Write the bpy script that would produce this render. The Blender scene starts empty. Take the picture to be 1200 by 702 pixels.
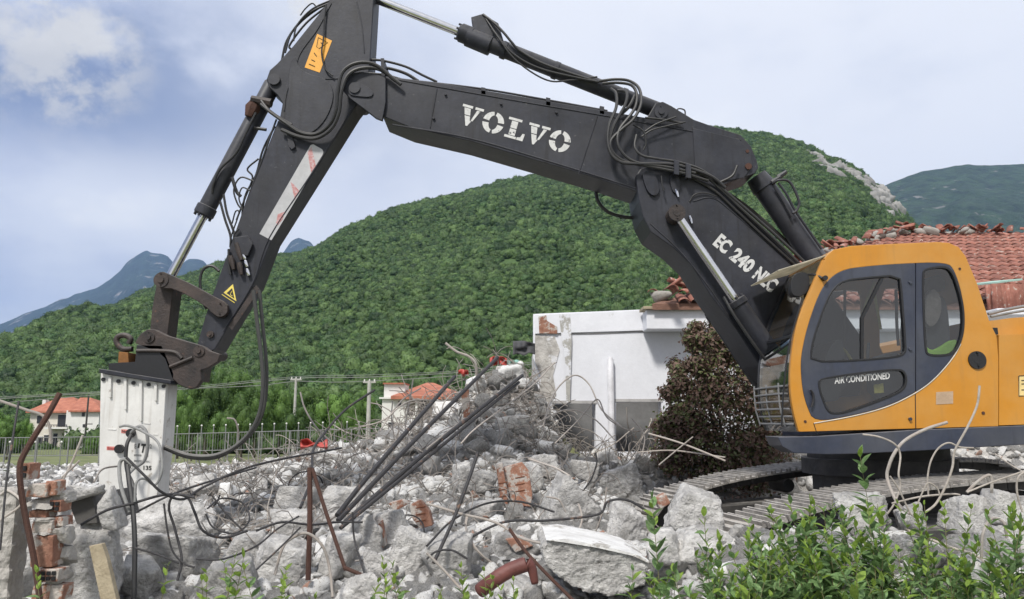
import bpy, bmesh, math, random
import numpy as np
from mathutils import Vector, Matrix, Euler
from mathutils.geometry import tessellate_polygon
R = math.radians
HAZE_D = .00009
random.seed(7)
rng = np.random.default_rng(11)
sc = bpy.context.scene

# ------------------------------------------------------------ camera
CAMZ, FPX, PITCH = 1.65, 900.0, R(8.9)
cam_d = bpy.data.cameras.new('camera')
cam_d.sensor_width = 36; cam_d.lens = 27; cam_d.clip_start = .05; cam_d.clip_end = 20000
cam = bpy.data.objects.new('camera', cam_d)
cam.location = (0, 0, CAMZ); cam.rotation_euler = (R(90) + PITCH, 0, 0)
sc.collection.objects.link(cam); sc.camera = cam

# ------------------------------------------------------------ world, sun, exposure
SUN_EL, SUN_AZ = R(50), R(205)          # azimuth of the sun seen from above, from +Y clockwise
w = bpy.data.worlds.new('World'); sc.world = w; w.use_nodes = True
nt = w.node_tree; nt.nodes.clear()
N, L = nt.nodes.new, nt.links.new
out = N('ShaderNodeOutputWorld'); bg = N('ShaderNodeBackground'); L(bg.outputs[0], out.inputs[0])
sky = N('ShaderNodeTexSky'); sky.sky_type = 'NISHITA'; sky.sun_disc = False
sky.sun_elevation = SUN_EL; sky.sun_rotation = SUN_AZ; sky.altitude = 300; sky.dust_density = 1.5
bg.inputs[1].default_value = 0.1
tc = N('ShaderNodeTexCoord')
def vmap(scale, loc=(0, 0, 0)):
    m = N('ShaderNodeMapping'); m.inputs['Scale'].default_value = scale; m.inputs['Location'].default_value = loc
    L(tc.outputs['Generated'], m.inputs[0]); return m
def wnoise(scale, vec, detail=5, rough=.5, dist=0.):
    n = N('ShaderNodeTexNoise'); n.inputs['Scale'].default_value = scale
    n.inputs['Detail'].default_value = detail; n.inputs['Roughness'].default_value = rough
    n.inputs['Distortion'].default_value = dist
    L(vec.outputs[0], n.inputs['Vector']); return n
def wramp(src, stops):
    r = N('ShaderNodeValToRGB'); cr = r.color_ramp; cr.interpolation = 'EASE'
    while len(cr.elements) < len(stops): cr.elements.new(.5)
    for e, (p, c) in zip(cr.elements, stops): e.position = p; e.color = (*c, 1)
    L(src, r.inputs[0]); return r
def wmix(fac, a, b):
    m = N('ShaderNodeMix'); m.data_type = 'RGBA'
    if isinstance(fac, float): m.inputs[0].default_value = fac
    else: L(fac, m.inputs[0])
    for s, v in ((6, a), (7, b)):
        if isinstance(v, tuple): m.inputs[s].default_value = (*v, 1)
        else: L(v, m.inputs[s])
    return m
def wmath(op, a, b):
    m = N('ShaderNodeMath'); m.operation = op; m.use_clamp = True
    for s, v in ((0, a), (1, b)):
        if isinstance(v, (int, float)): m.inputs[s].default_value = v
        else: L(v, m.inputs[s])
    return m
K = 10.0                                     # cloud colours are radiance; strength is 0.1
def c(r, g, b): return (r * K, g * K, b * K)
sep = N('ShaderNodeSeparateXYZ'); L(tc.outputs['Generated'], sep.inputs[0])
big = wnoise(2.6, vmap((1, 1, 1.8), (.35, .2, .15)), 6, .5, .0)
fine = wnoise(3.0, vmap((1, 1, 1.9), (2.1, 0, .4)), 7, .52, .0)
# thick cloud deck: pale grey, lavender, with blue-grey thinner areas towards the west (left)
left = N('ShaderNodeMapRange'); left.inputs[1].default_value = -.05; left.inputs[2].default_value = -.45
left.inputs[3].default_value = 0; left.inputs[4].default_value = 1; L(sep.outputs[0], left.inputs[0])
deck = wramp(big.outputs[0], [(.32, c(.58, .61, .69)), (.5, c(.72, .735, .78)), (.68, c(.80, .805, .82))])
thin = wramp(fine.outputs[0], [(.34, c(.40, .445, .58)), (.48, c(.53, .56, .66)), (.60, c(.66, .68, .74)), (.74, c(.80, .80, .80))])
mixf = wmath('MULTIPLY', left.outputs[0], 1.0)
cl = wmix(mixf.outputs[0], deck.outputs[0], thin.outputs[0])
# bluer gap between two cloud layers in the west, and a thin bright spot above it
band = N('ShaderNodeMapRange'); band.interpolation_type = 'SMOOTHSTEP'; band.inputs[1].default_value = .25; band.inputs[2].default_value = .36; L(sep.outputs[2], band.inputs[0])
band2 = N('ShaderNodeMapRange'); band2.interpolation_type = 'SMOOTHSTEP'; band2.inputs[1].default_value = .52; band2.inputs[2].default_value = .42; L(sep.outputs[2], band2.inputs[0])
gapn = wramp(wnoise(3.0, vmap((1, 1, 1.6), (.9, .3, .2)), 7, .55, .0).outputs[0], [(.32, (0, 0, 0)), (.52, (1, 1, 1))])
gap = wmath('MULTIPLY', wmath('MULTIPLY', band.outputs[0], band2.outputs[0]).outputs[0], wmath('MULTIPLY', left.outputs[0], gapn.outputs[0]).outputs[0])
cl1 = wmix(wmath('MULTIPLY', gap.outputs[0], .9).outputs[0], cl.outputs[2], c(.15, .20, .345))
def spot(px, py, r_in, r_out):
    u, v = (px - 600) / FPX, (351 - py) / FPX
    d = Vector((u, math.cos(PITCH) - v * math.sin(PITCH), math.sin(PITCH) + v * math.cos(PITCH))).normalized()
    dt = N('ShaderNodeVectorMath'); dt.operation = 'DOT_PRODUCT'; L(tc.outputs['Generated'], dt.inputs[0]); dt.inputs[1].default_value = d
    m = N('ShaderNodeMapRange'); m.interpolation_type = 'SMOOTHSTEP'; m.inputs[1].default_value = math.cos(r_out); m.inputs[2].default_value = math.cos(r_in); L(dt.outputs['Value'], m.inputs[0]); return m
sn = wramp(wnoise(14, vmap((1, 1, 1.2), (.4, .1, .7)), 8, .6, .0).outputs[0], [(.44, (0, 0, 0)), (.62, (1, 1, 1))])
sp_ = wmath('ADD', wmath('MULTIPLY', spot(72, 55, .0, .115).outputs[0], .6).outputs[0], spot(385, 0, .01, .06).outputs[0])
cl2 = wmix(wmath('MULTIPLY', sp_.outputs[0], sn.outputs[0]).outputs[0], cl1.outputs[2], c(.74, .70, .60))
fin = wmix(.95, sky.outputs[0], cl2.outputs[2])
L(fin.outputs[2], bg.inputs[0])
sun_d = bpy.data.lights.new('sun', 'SUN'); sun_d.energy = 2.9; sun_d.angle = R(9); sun_d.color = (1, .96, .9)
sun = bpy.data.objects.new('sun', sun_d); sc.collection.objects.link(sun)
sd = Vector((math.sin(SUN_AZ) * math.cos(SUN_EL), math.cos(SUN_AZ) * math.cos(SUN_EL), math.sin(SUN_EL)))
sun.rotation_euler = (-sd).to_track_quat('-Z', 'Y').to_euler(); sun.location = sd * 50
sc.view_settings.view_transform = 'Standard'; sc.view_settings.look = 'None'
sc.view_settings.exposure = 0.46; sc.view_settings.gamma = 1; sc.view_settings.use_curve_mapping = False
sc.render.engine = 'CYCLES'
sc.cycles.volume_bounces = 0; sc.cycles.max_bounces = 8; sc.cycles.transparent_max_bounces = 12

# ------------------------------------------------------------ helpers
def P(px, py, Y):
    """the point at depth Y that the photograph shows at pixel (px, py)"""
    u, v = (px - 600) / FPX, (351 - py) / FPX
    dy = math.cos(PITCH) - v * math.sin(PITCH); dz = math.sin(PITCH) + v * math.cos(PITCH)
    t = Y / dy
    return Vector((u * t, Y, CAMZ + dz * t))
def ray(px, py):
    u, v = (px - 600) / FPX, (351 - py) / FPX
    d = Vector((u, math.cos(PITCH) - v * math.sin(PITCH), math.sin(PITCH) + v * math.cos(PITCH)))
    return d / d.y
def PX(p):
    """pixel of a world point"""
    x, y, z = p[0], p[1], p[2] - CAMZ
    dz = y * math.cos(PITCH) + z * math.sin(PITCH); up = -y * math.sin(PITCH) + z * math.cos(PITCH)
    return 600 + FPX * x / dz, 351 - FPX * up / dz

_perm = rng.random((64, 64, 64)).astype(np.float32)
def vnoise(p):
    """value noise, p (n,3) -> (n,) in -1..1"""
    p = np.asarray(p, dtype=np.float64); i = np.floor(p).astype(int); f = p - i; f = f * f * (3 - 2 * f)
    r = np.zeros(len(p))
    for a in (0, 1):
        for b in (0, 1):
            for d in (0, 1):
                wgt = (f[:, 0] if a else 1 - f[:, 0]) * (f[:, 1] if b else 1 - f[:, 1]) * (f[:, 2] if d else 1 - f[:, 2])
                r += wgt * _perm[(i[:, 0] + a) & 63, (i[:, 1] + b) & 63, (i[:, 2] + d) & 63]
    return r * 2 - 1
def fbm(p, oct=4, g=.5):
    a, s, r = 1., 1., 0.
    for _ in range(oct):
        r = r + a * vnoise(np.asarray(p) * s + 17.3 * s); a *= g; s *= 2.03
    return r

def mesh(name, verts, faces, mat=None, smooth=False):
    me = bpy.data.meshes.new(name)
    me.from_pydata([tuple(v) for v in verts], [], faces)
    if mat: me.materials.append(mat)
    if smooth: me.shade_smooth()
    me.update(); return me
def npmesh(name, V, F, mat=None, smooth=False):
    """fast mesh from arrays; F (m,3) or (m,4)"""
    me = bpy.data.meshes.new(name); V = np.asarray(V, np.float32); F = np.asarray(F, np.int32); k = F.shape[1]
    me.vertices.add(len(V)); me.vertices.foreach_set('co', V.ravel())
    me.loops.add(F.size); me.loops.foreach_set('vertex_index', F.ravel())
    me.polygons.add(len(F)); me.polygons.foreach_set('loop_start', np.arange(len(F), dtype=np.int32) * k)
    me.update(calc_edges=True)
    if mat: me.materials.append(mat)
    if smooth: me.shade_smooth()
    return me
def wloc(o):
    v = Vector((0, 0, 0))
    while o is not None: v += o.location; o = o.parent
    return v
def link(name, data, parent=None, loc=None):
    o = bpy.data.objects.new(name, data); sc.collection.objects.link(o)
    if parent is not None: o.parent = parent
    if loc is not None: o.location = Vector(loc) - (wloc(parent) if parent is not None else Vector((0, 0, 0)))
    return o
def tag(o, label=None, cat=None, group=None, kind=None):
    if label: o['label'] = label
    if cat: o['category'] = cat
    if group: o['group'] = group
    if kind: o['kind'] = kind
    return o
def empty(name, loc, label, cat, group=None):
    o = link(name, None, None, loc); o.empty_display_size = .1
    return tag(o, label, cat, group)
def obj(name, verts, faces, mat, parent=None, smooth=False, bevel=0):
    """mesh object from world coordinates; its origin is its parent's, or its own base when top-level"""
    verts = [Vector(v) for v in verts]
    if parent is not None: org = wloc(parent)
    else:
        xs = [v.x for v in verts]; ys = [v.y for v in verts]; zs = [v.z for v in verts]
        org = Vector(((min(xs) + max(xs)) / 2, (min(ys) + max(ys)) / 2, min(zs)))
    me = mesh(name, [v - org for v in verts], faces, mat, smooth)
    o = link(name, me, parent, org if parent is None else None)
    if bevel:
        m = o.modifiers.new('bevel', 'BEVEL'); m.width = bevel; m.segments = 2; m.limit_method = 'ANGLE'; m.angle_limit = R(35)
    return o
class MB:
    def __init__(s): s.v = []; s.f = []
    def add(s, V, F):
        n = len(s.v); s.v += [Vector(v) for v in V]; s.f += [tuple(i + n for i in f) for f in F]; return s
    def obj(s, name, mat, parent=None, smooth=False, bevel=0): return obj(name, s.v, s.f, mat, parent, smooth, bevel)
def box(x0, x1, y0, y1, z0, z1):
    V = [(x, y, z) for z in (z0, z1) for y in (y0, y1) for x in (x0, x1)]
    return V, [(0, 2, 3, 1), (4, 5, 7, 6), (0, 1, 5, 4), (1, 3, 7, 5), (3, 2, 6, 7), (2, 0, 4, 6)]
def obox(c, ax, ay, az):
    """box about c with half-axis vectors"""
    c, ax, ay, az = map(Vector, (c, ax, ay, az))
    V = [c + ax * i + ay * j + az * k for k in (-1, 1) for j in (-1, 1) for i in (-1, 1)]
    return V, [(0, 2, 3, 1), (4, 5, 7, 6), (0, 1, 5, 4), (1, 3, 7, 5), (3, 2, 6, 7), (2, 0, 4, 6)]
def prism3(front, back, holes_f=(), holes_b=()):
    """solid between two matching loops (lists of Vector), with matching holes"""
    V = []; F = []
    loops = [front] + list(holes_f)
    tess = tessellate_polygon([[Vector((p.x, p.z, 0)) for p in l] for l in loops])
    flat = [p for l in loops for p in l]; n = len(flat)
    flatb = list(back) + [p for l in holes_b for p in l]
    V = flat + flatb
    for t in tess:
        F.append(tuple(t)); F.append(tuple(i + n for i in reversed(t)))
    k = 0
    for l in loops:
        m = len(l)
        for i in range(m): F.append((k + i, k + (i + 1) % m, k + (i + 1) % m + n, k + i + n))
        k += m
    return V, F
def fixn(o):
    bm = bmesh.new(); bm.from_mesh(o.data); bmesh.ops.recalc_face_normals(bm, faces=bm.faces)
    bm.to_mesh(o.data); bm.free(); return o
def plate(name, pts, Y0, Y1, mat, parent, holes=(), bevel=0, Yt=None):
    """a plate lying in the plane Y=Yt (default Y0) with the outline seen at pixels pts, thick from Y0 to Y1"""
    Yt = Y0 if Yt is None else Yt
    f = [P(x, y, Yt) for x, y in pts]; hf = [[P(x, y, Yt) for x, y in h] for h in holes]
    mv = lambda l, Y: [Vector((p.x, Y, p.z)) for p in l]
    V, F = prism3(mv(f, Y0), mv(f, Y1), [mv(h, Y0) for h in hf], [mv(h, Y1) for h in hf])
    return fixn(obj(name, V, F, mat, parent, False, bevel))
def chaikin(pts, it=2, closed=True):
    for _ in range(it):
        q = []; n = len(pts)
        for i in range(n if closed else n - 1):
            a, b = pts[i], pts[(i + 1) % n]
            q.append((a[0] * .75 + b[0] * .25, a[1] * .75 + b[1] * .25)); q.append((a[0] * .25 + b[0] * .75, a[1] * .25 + b[1] * .75))
        if not closed: q = [pts[0]] + q + [pts[-1]]
        pts = q
    return pts
def grow(pts, d):
    """outline grown by d pixels"""
    n = len(pts); A = sum(pts[i][0] * pts[(i + 1) % n][1] - pts[(i + 1) % n][0] * pts[i][1] for i in range(n))
    s = 1 if A > 0 else -1; q = []
    for i in range(n):
        a, b = pts[i - 1], pts[(i + 1) % n]; dx, dy = b[0] - a[0], b[1] - a[1]; l = math.hypot(dx, dy) or 1
        q.append((pts[i][0] + s * dy / l * d, pts[i][1] - s * dx / l * d))
    return q
def catmull(pts, k=6):
    p = [Vector(q) for q in pts]
    if len(p) < 3: return p
    p = [p[0] * 2 - p[1]] + p + [p[-1] * 2 - p[-2]]; o = []
    for i in range(1, len(p) - 2):
        a, b, c_, d = p[i - 1:i + 3]
        for j in range(k):
            t = j / k
            o.append(.5 * ((2 * b) + (c_ - a) * t + (2 * a - 5 * b + 4 * c_ - d) * t * t + (3 * b - a - 3 * c_ + d) * t ** 3))
    o.append(p[-2]); return o
def tube(pts, r, seg=8, cap=True):
    """r: number or list per point"""
    pts = [Vector(p) for p in pts]; n = len(pts)
    rr = r if isinstance(r, (list, tuple)) else [r] * n
    V = []; F = []; up = None
    for i, p in enumerate(pts):
        t = (pts[min(i + 1, n - 1)] - pts[max(i - 1, 0)]); t = t.normalized() if t.length > 1e-9 else Vector((0, 0, 1))
        if up is None:
            up = Vector((0, 0, 1)) if abs(t.z) < .9 else Vector((1, 0, 0))
        a = up - t * up.dot(t)
        a = a.normalized() if a.length > 1e-6 else t.orthogonal().normalized()
        up = a; b = t.cross(a)
        for k in range(seg):
            an = 2 * math.pi * k / seg; V.append(p + (a * math.cos(an) + b * math.sin(an)) * rr[i])
    for i in range(n - 1):
        for k in range(seg):
            k2 = (k + 1) % seg; F.append((i * seg + k, i * seg + k2, (i + 1) * seg + k2, (i + 1) * seg + k))
    if cap:
        F.append(tuple(reversed(range(seg)))); F.append(tuple(range((n - 1) * seg, n * seg)))
    return V, F
def smooth_sides(o):
    for p in o.data.polygons: p.use_smooth = len(p.vertices) == 4
    o.data.set_sharp_from_angle(angle=R(38))
    return o
def hose(name, px, Y, r, mat, parent, seg=8, k=6, label=None):
    """px: list of (x, y) or (x, y, Y)"""
    pts = catmull([P(q[0], q[1], q[2] if len(q) > 2 else Y) for q in px], k)
    o = obj(name, *tube(pts, r, seg), mat, parent); smooth_sides(o)
    if label: o['label'] = label
    return o
def rod(name, a, b, prof, mat, parent, seg=20):
    """turned solid along a->b, prof = [(t, radius)]"""
    a, b = Vector(a), Vector(b)
    o = obj(name, *tube([a + (b - a) * t for t, _ in prof], [q[1] for q in prof], seg), mat, parent)
    return smooth_sides(o)
def disc(name, px, py, Yt, r, Y0, Y1, mat, parent, seg=24, rim=0):
    p = P(px, py, Yt); a = Vector((p.x, Y1, p.z)); b = Vector((p.x, Y0, p.z))
    pr = [(0, r), (1, r)] if not rim else [(0, r), (.96, r), (.9601, r * .72), (.90, r * .7), (.9, r * .45), (.99, r * .42)]
    return rod(name, a, b, pr, mat, parent, seg)
def ribbon(pts, t):
    """closed outline from an open polyline of (x, z), thickened by t to its left"""
    n = len(pts); q = []
    for i in range(n):
        a, b = pts[max(i - 1, 0)], pts[min(i + 1, n - 1)]; dx, dy = b[0] - a[0], b[1] - a[1]; l = math.hypot(dx, dy) or 1
        q.append((pts[i][0] - dy / l * t, pts[i][1] + dx / l * t))
    return list(pts) + q[::-1]
def solidY(name, pts, Y0, Y1, mat, parent, bevel=0):
    """prism from world (x, z) outline"""
    V, F = prism3([Vector((x, Y0, z)) for x, z in pts], [Vector((x, Y1, z)) for x, z in pts])
    return fixn(obj(name, V, F, mat, parent, False, bevel))
def inst(name, me, M, parent=None):
    o = bpy.data.objects.new(name, me); sc.collection.objects.link(o)
    if parent is not None:
        o.parent = parent; M = Matrix.Translation(-wloc(parent)) @ M
    o.matrix_basis = M; return o

# ------------------------------------------------------------ materials
MATS = {}
def mat(name, col=None, rough=.7, metal=0., col2=None, vs=6., var=.18, bump=.15, bs=40., det=6, trans=0., rnd=0., patch=None, dust=None, spec=None, bd=.02, film=None):
    """mottled principled material. col2: second colour mixed by noise; patch=(colour, scale, threshold): worn spots;
    dust=(colour, amount): dust lying on faces that look up; rnd: brightness spread between objects"""
    if name in MATS: return MATS[name]
    m = bpy.data.materials.new(name); m.use_nodes = True; t = m.node_tree; n = t.nodes.new; l = t.links.new
    b = t.nodes['Principled BSDF']; b.inputs['Roughness'].default_value = rough; b.inputs['Metallic'].default_value = metal
    if spec is not None: b.inputs['Specular IOR Level'].default_value = spec
    tcn = n('ShaderNodeTexCoord'); oi = n('ShaderNodeObjectInfo')
    off = n('ShaderNodeVectorMath'); off.operation = 'ADD'
    sc1 = n('ShaderNodeMath'); sc1.operation = 'MULTIPLY'; sc1.inputs[1].default_value = 37.; l(oi.outputs['Random'], sc1.inputs[0])
    l(tcn.outputs['Object'], off.inputs[0]); l(sc1.outputs[0], off.inputs[1])
    def noise(s, d=det, r=.6):
        q = n('ShaderNodeTexNoise'); q.inputs['Scale'].default_value = s; q.inputs['Detail'].default_value = d
        q.inputs['Roughness'].default_value = r; l(off.outputs[0], q.inputs['Vector']); return q
    def ramp(src, stops):
        r = n('ShaderNodeValToRGB')
        while len(r.color_ramp.elements) < len(stops): r.color_ramp.elements.new(.5)
        for e, (p, cc) in zip(r.color_ramp.elements, stops): e.position = p; e.color = (*cc, 1)
        l(src, r.inputs[0]); return r
    def mix(f, a, bb, bt='MIX'):
        q = n('ShaderNodeMix'); q.data_type = 'RGBA'; q.blend_type = bt
        if isinstance(f, (int, float)): q.inputs[0].default_value = f
        else: l(f, q.inputs[0])
        for s, v in ((6, a), (7, bb)):
            if isinstance(v, tuple): q.inputs[s].default_value = (*v, 1)
            else: l(v, q.inputs[s])
        return q
    lo = tuple(x * (1 - var) for x in col); hi = tuple(min(1, x * (1 + var)) for x in (col2 or col))
    cur = ramp(noise(vs).outputs[0], [(.3, lo), (.7, hi)]).outputs[0]
    if var: # fine grain
        g = ramp(noise(vs * 9, 3).outputs[0], [(.3, (1 - var * .8,) * 3), (.7, (1,) * 3)])
        cur = mix(1., cur, g.outputs[0], 'MULTIPLY').outputs[2]
    if rnd:
        mr = n('ShaderNodeMapRange'); mr.inputs[3].default_value = 1 - rnd; mr.inputs[4].default_value = 1 + rnd; l(oi.outputs['Random'], mr.inputs[0])
        cb = n('ShaderNodeCombineColor'); [l(mr.outputs[0], cb.inputs[i]) for i in range(3)]
        cur = mix(1., cur, cb.outputs[0], 'MULTIPLY').outputs[2]
    if patch:
        pc, ps, pt = patch; r = ramp(noise(ps, 8, .65).outputs[0], [(pt, (0, 0, 0)), (pt + .05, (1, 1, 1))])
        cur = mix(r.outputs[0], cur, pc).outputs[2]
    if film:   # broad film of dried dust and grease
        r = ramp(noise(1.7, 8, .62).outputs[0], [(.40, (0, 0, 0)), (.72, (film[1],) * 3)])
        cur = mix(r.outputs[0], cur, film[0]).outputs[2]
        st = n('ShaderNodeMapping'); st.inputs['Scale'].default_value = (9, 9, .8); l(off.outputs[0], st.inputs[0])
        q = n('ShaderNodeTexNoise'); q.inputs['Scale'].default_value = 2.2; q.inputs['Detail'].default_value = 6; l(st.outputs[0], q.inputs['Vector'])
        r = ramp(q.outputs[0], [(.55, (0, 0, 0)), (.72, (film[2],) * 3)]); cur = mix(r.outputs[0], cur, film[3]).outputs[2]
    if dust:
        ge = n('ShaderNodeNewGeometry'); sp = n('ShaderNodeSeparateXYZ'); l(ge.outputs['Normal'], sp.inputs[0])
        q = n('ShaderNodeMapRange'); q.inputs[1].default_value = .15; q.inputs[2].default_value = .9; q.inputs[4].default_value = dust[1]; l(sp.outputs[2], q.inputs[0])
        nn = ramp(noise(9).outputs[0], [(.3, (.3,) * 3), (.65, (1,) * 3)])
        mm = n('ShaderNodeMath'); mm.operation = 'MULTIPLY'; l(q.outputs[0], mm.inputs[0]); l(nn.outputs[0], mm.inputs[1])
        cur = mix(mm.outputs[0], cur, dust[0]).outputs[2]
    l(cur, b.inputs['Base Color'])
    if bump:
        bn = n('ShaderNodeBump'); bn.inputs['Strength'].default_value = bump; bn.inputs['Distance'].default_value = bd
        l(noise(bs, 8, .65).outputs[0], bn.inputs['Height']); l(bn.outputs[0], b.inputs['Normal'])
    if trans:
        tr = n('ShaderNodeBsdfTranslucent'); ms = n('ShaderNodeMixShader'); ms.inputs[0].default_value = trans
        l(cur, tr.inputs[0]); l(b.outputs[0], ms.inputs[1]); l(tr.outputs[0], ms.inputs[2]); l(ms.outputs[0], t.nodes['Material Output'].inputs[0])
    MATS[name] = m; return m
DUST = (.42, .40, .37)
concrete = mat('broken concrete', (.47, .455, .435), .95, col2=(.66, .645, .62), vs=6, var=.26, bump=1., bs=15, rnd=.14, bd=.09, patch=((.66, .65, .62), 4.2, .60))
concrete_dark = mat('old grey concrete', (.27, .25, .23), .95, col2=(.38, .36, .33), vs=5, bump=.8, bs=26, bd=.03)
plaster = mat('white plaster chunk', (.62, .61, .59), .9, col2=(.72, .72, .71), vs=5, var=.15, bump=.7, bs=20, rnd=.15, patch=((.36, .34, .31), 5, .54))
rubble_m = mat('rubble dust', (.36, .345, .32), .98, col2=(.58, .56, .53), vs=8, var=.22, bump=1., bs=14, bd=.06, patch=((.34, .19, .13), 5, .68))
brick_m = mat('orange brick', (.29, .125, .08), .95, col2=(.35, .20, .14), vs=14, bump=.7, bs=50, rnd=.15, patch=((.44, .40, .36), 7, .50))
mortar_m = mat('mortar', (.40, .38, .35), .95, vs=10, bump=.8, bs=30)
steel_dark = mat('dark rebar', (.045, .043, .045), .6, .3, vs=20, bump=.4, bs=120, patch=((.16, .10, .07), 12, .6))
steel_rust = mat('rusty steel', (.10, .042, .028), .85, .1, col2=(.065, .034, .026), vs=14, bump=.5, bs=80)
steel_dust = mat('dusty wire', (.48, .45, .41), .9, .0, col2=(.27, .23, .20), vs=12, bump=.3, bs=90, rnd=.3)
paint = mat('charcoal paint', (.014, .016, .025), .5, 0, col2=(.025, .027, .037), vs=2.5, var=.35, bump=.08, bs=30, patch=((.10, .098, .10), 20, .66), dust=(DUST, .28), spec=.35, film=((.052, .051, .053), .5, .5, (.010, .009, .009)))
paint_worn = mat('dirty rusty plate', (.024, .020, .020), .6, .1, col2=(.048, .034, .029), vs=6, var=.3, bump=.3, bs=40, patch=((.10, .05, .032), 14, .64), dust=(DUST, .25))
yellow = mat('yellow paint', (.47, .192, .011), .34, 0, col2=(.50, .212, .015), vs=2, var=.05, bump=.02, bs=60, patch=((.30, .22, .12), 26, .72), dust=((.5, .42, .3), .25), film=((.50, .36, .16), .30, .30, (.34, .17, .04)))
navy = mat('dark blue grey paint', (.030, .037, .062), .35, 0, vs=3, var=.2, bump=.03, bs=60, dust=(DUST, .35), patch=((.10, .10, .11), 26, .68), film=((.12, .12, .12), .4, .35, (.02, .02, .025)))
chrome = mat('chromed rod', (.62, .62, .63), .16, 1., vs=20, var=.08, bump=.02, bs=100)
rubber = mat('black rubber', (.018, .018, .019), .5, 0, vs=30, var=.2, bump=.1, bs=90, dust=(DUST, .25))
black_m = mat('black plastic', (.012, .012, .014), .45, 0, vs=30, var=.2, bump=.05)
white_letters = mat('white lettering', (.55, .55, .54), .6, 0, vs=30, var=.14, bump=0, patch=((.05, .05, .06), 20, .60))
red_m = mat('red plastic', (.42, .06, .045), .5, vs=15, var=.2, bump=.2)
orange_lab = mat('orange label', (.72, .34, .03), .5, vs=20, var=.08, bump=0)
black_ink = mat('black print', (.015, .015, .015), .6, vs=20, var=.1, bump=0)
breaker_m = mat('white breaker paint', (.64, .635, .61), .55, 0, vs=4, var=.08, bump=.08, bs=30, patch=((.34, .31, .27), 7, .62), film=((.42, .40, .36), .4, .45, (.36, .33, .29)))
shoe_m = mat('worn track steel', (.22, .205, .19), .7, .15, col2=(.34, .32, .29), vs=9, var=.25, bump=.4, bs=60, dust=((.52, .49, .45), .75))
frame_m = mat('muddy undercarriage', (.035, .034, .034), .8, 0, col2=(.06, .056, .052), vs=6, bump=.4, bs=30, dust=(DUST, .6))
wood = mat('weathered timber', (.32, .26, .17), .85, col2=(.40, .34, .24), vs=8, bump=.4, bs=60)
def glass(name, tint, rough=.03, boost=.02):
    m = bpy.data.materials.new(name); m.use_nodes = True; t = m.node_tree; t.nodes.clear(); n = t.nodes.new; l = t.links.new
    o = n('ShaderNodeOutputMaterial'); g = n('ShaderNodeBsdfGlossy'); g.inputs['Roughness'].default_value = rough
    tr = n('ShaderNodeBsdfTransparent'); tr.inputs[0].default_value = (*tint, 1); fr = n('ShaderNodeFresnel'); fr.inputs[0].default_value = 1.5
    ge = n('ShaderNodeNewGeometry'); iv = n('ShaderNodeMath'); iv.operation = 'SUBTRACT'; iv.inputs[0].default_value = 1.; l(ge.outputs['Backfacing'], iv.inputs[1])
    ad = n('ShaderNodeMath'); ad.inputs[1].default_value = boost; l(fr.outputs[0], ad.inputs[0]); ma = n('ShaderNodeMath'); ma.operation = 'MULTIPLY'; l(ad.outputs[0], ma.inputs[0]); l(iv.outputs[0], ma.inputs[1])
    ms = n('ShaderNodeMixShader'); l(ma.outputs[0], ms.inputs[0]); l(tr.outputs[0], ms.inputs[1]); l(g.outputs[0], ms.inputs[2]); l(ms.outputs[0], o.inputs[0]); return m
glass_front = glass('windscreen glass', (.60, .64, .66), .04, .22)
glass_m = glass('cab glass', (.72, .75, .76), .03, .055)
def leafmat(name, a, b, trans=.3, rnd=.25, vs=1.2): return mat(name, a, .55, col2=b, vs=vs, var=.2, bump=0, trans=trans, rnd=rnd, spec=.3)
leaf_hill = leafmat('oak forest leaves', (.050, .100, .030), (.10, .158, .048), .15, .30, .2)
leaf_hill2 = leafmat('dark forest leaves', (.030, .07, .024), (.065, .12, .035), .15, .35, .25)
leaf_tree = leafmat('bright tree leaves', (.06, .125, .028), (.13, .225, .05), .3, .35)
leaf_priv = leafmat('privet leaves', (.10, .19, .06), (.21, .32, .13), .4, .35, 6)
leaf_young = leafmat('young leaves', (.19, .30, .04), (.25, .36, .07), .4, .2, 6)
leaf_purp = leafmat('purple plum leaves', (.085, .055, .045), (.165, .11, .085), .3, .4)
leaf_purpg = leafmat('olive shrub leaves', (.065, .08, .032), (.14, .16, .065), .25, .3)
bark = mat('bark', (.10, .085, .065), .95, vs=12, bump=.8, bs=30)
twig = mat('green brown twig', (.16, .15, .07), .8, vs=30, bump=.1)
grass_m = mat('grass', (.10, .15, .04), .9, col2=(.19, .19, .085), vs=.6, var=.25, bump=.5, bs=4, bd=.1)
rock_hill = mat('limestone', (.22, .215, .20), .95, col2=(.33, .32, .30), vs=.12, var=.25, bump=1., bs=.25, bd=2.)
tile_m = mat('clay roof tile', (.235, .085, .06), .85, col2=(.30, .13, .095), vs=9, bump=.3, bs=60, rnd=.25, patch=((.36, .29, .25), 9, .58))
white_wall = mat('white painted wall', (.70, .71, .745), .85, vs=1.6, var=.06, bump=.25, bs=16, patch=((.50, .49, .47), 2.2, .66), bd=.015)
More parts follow.
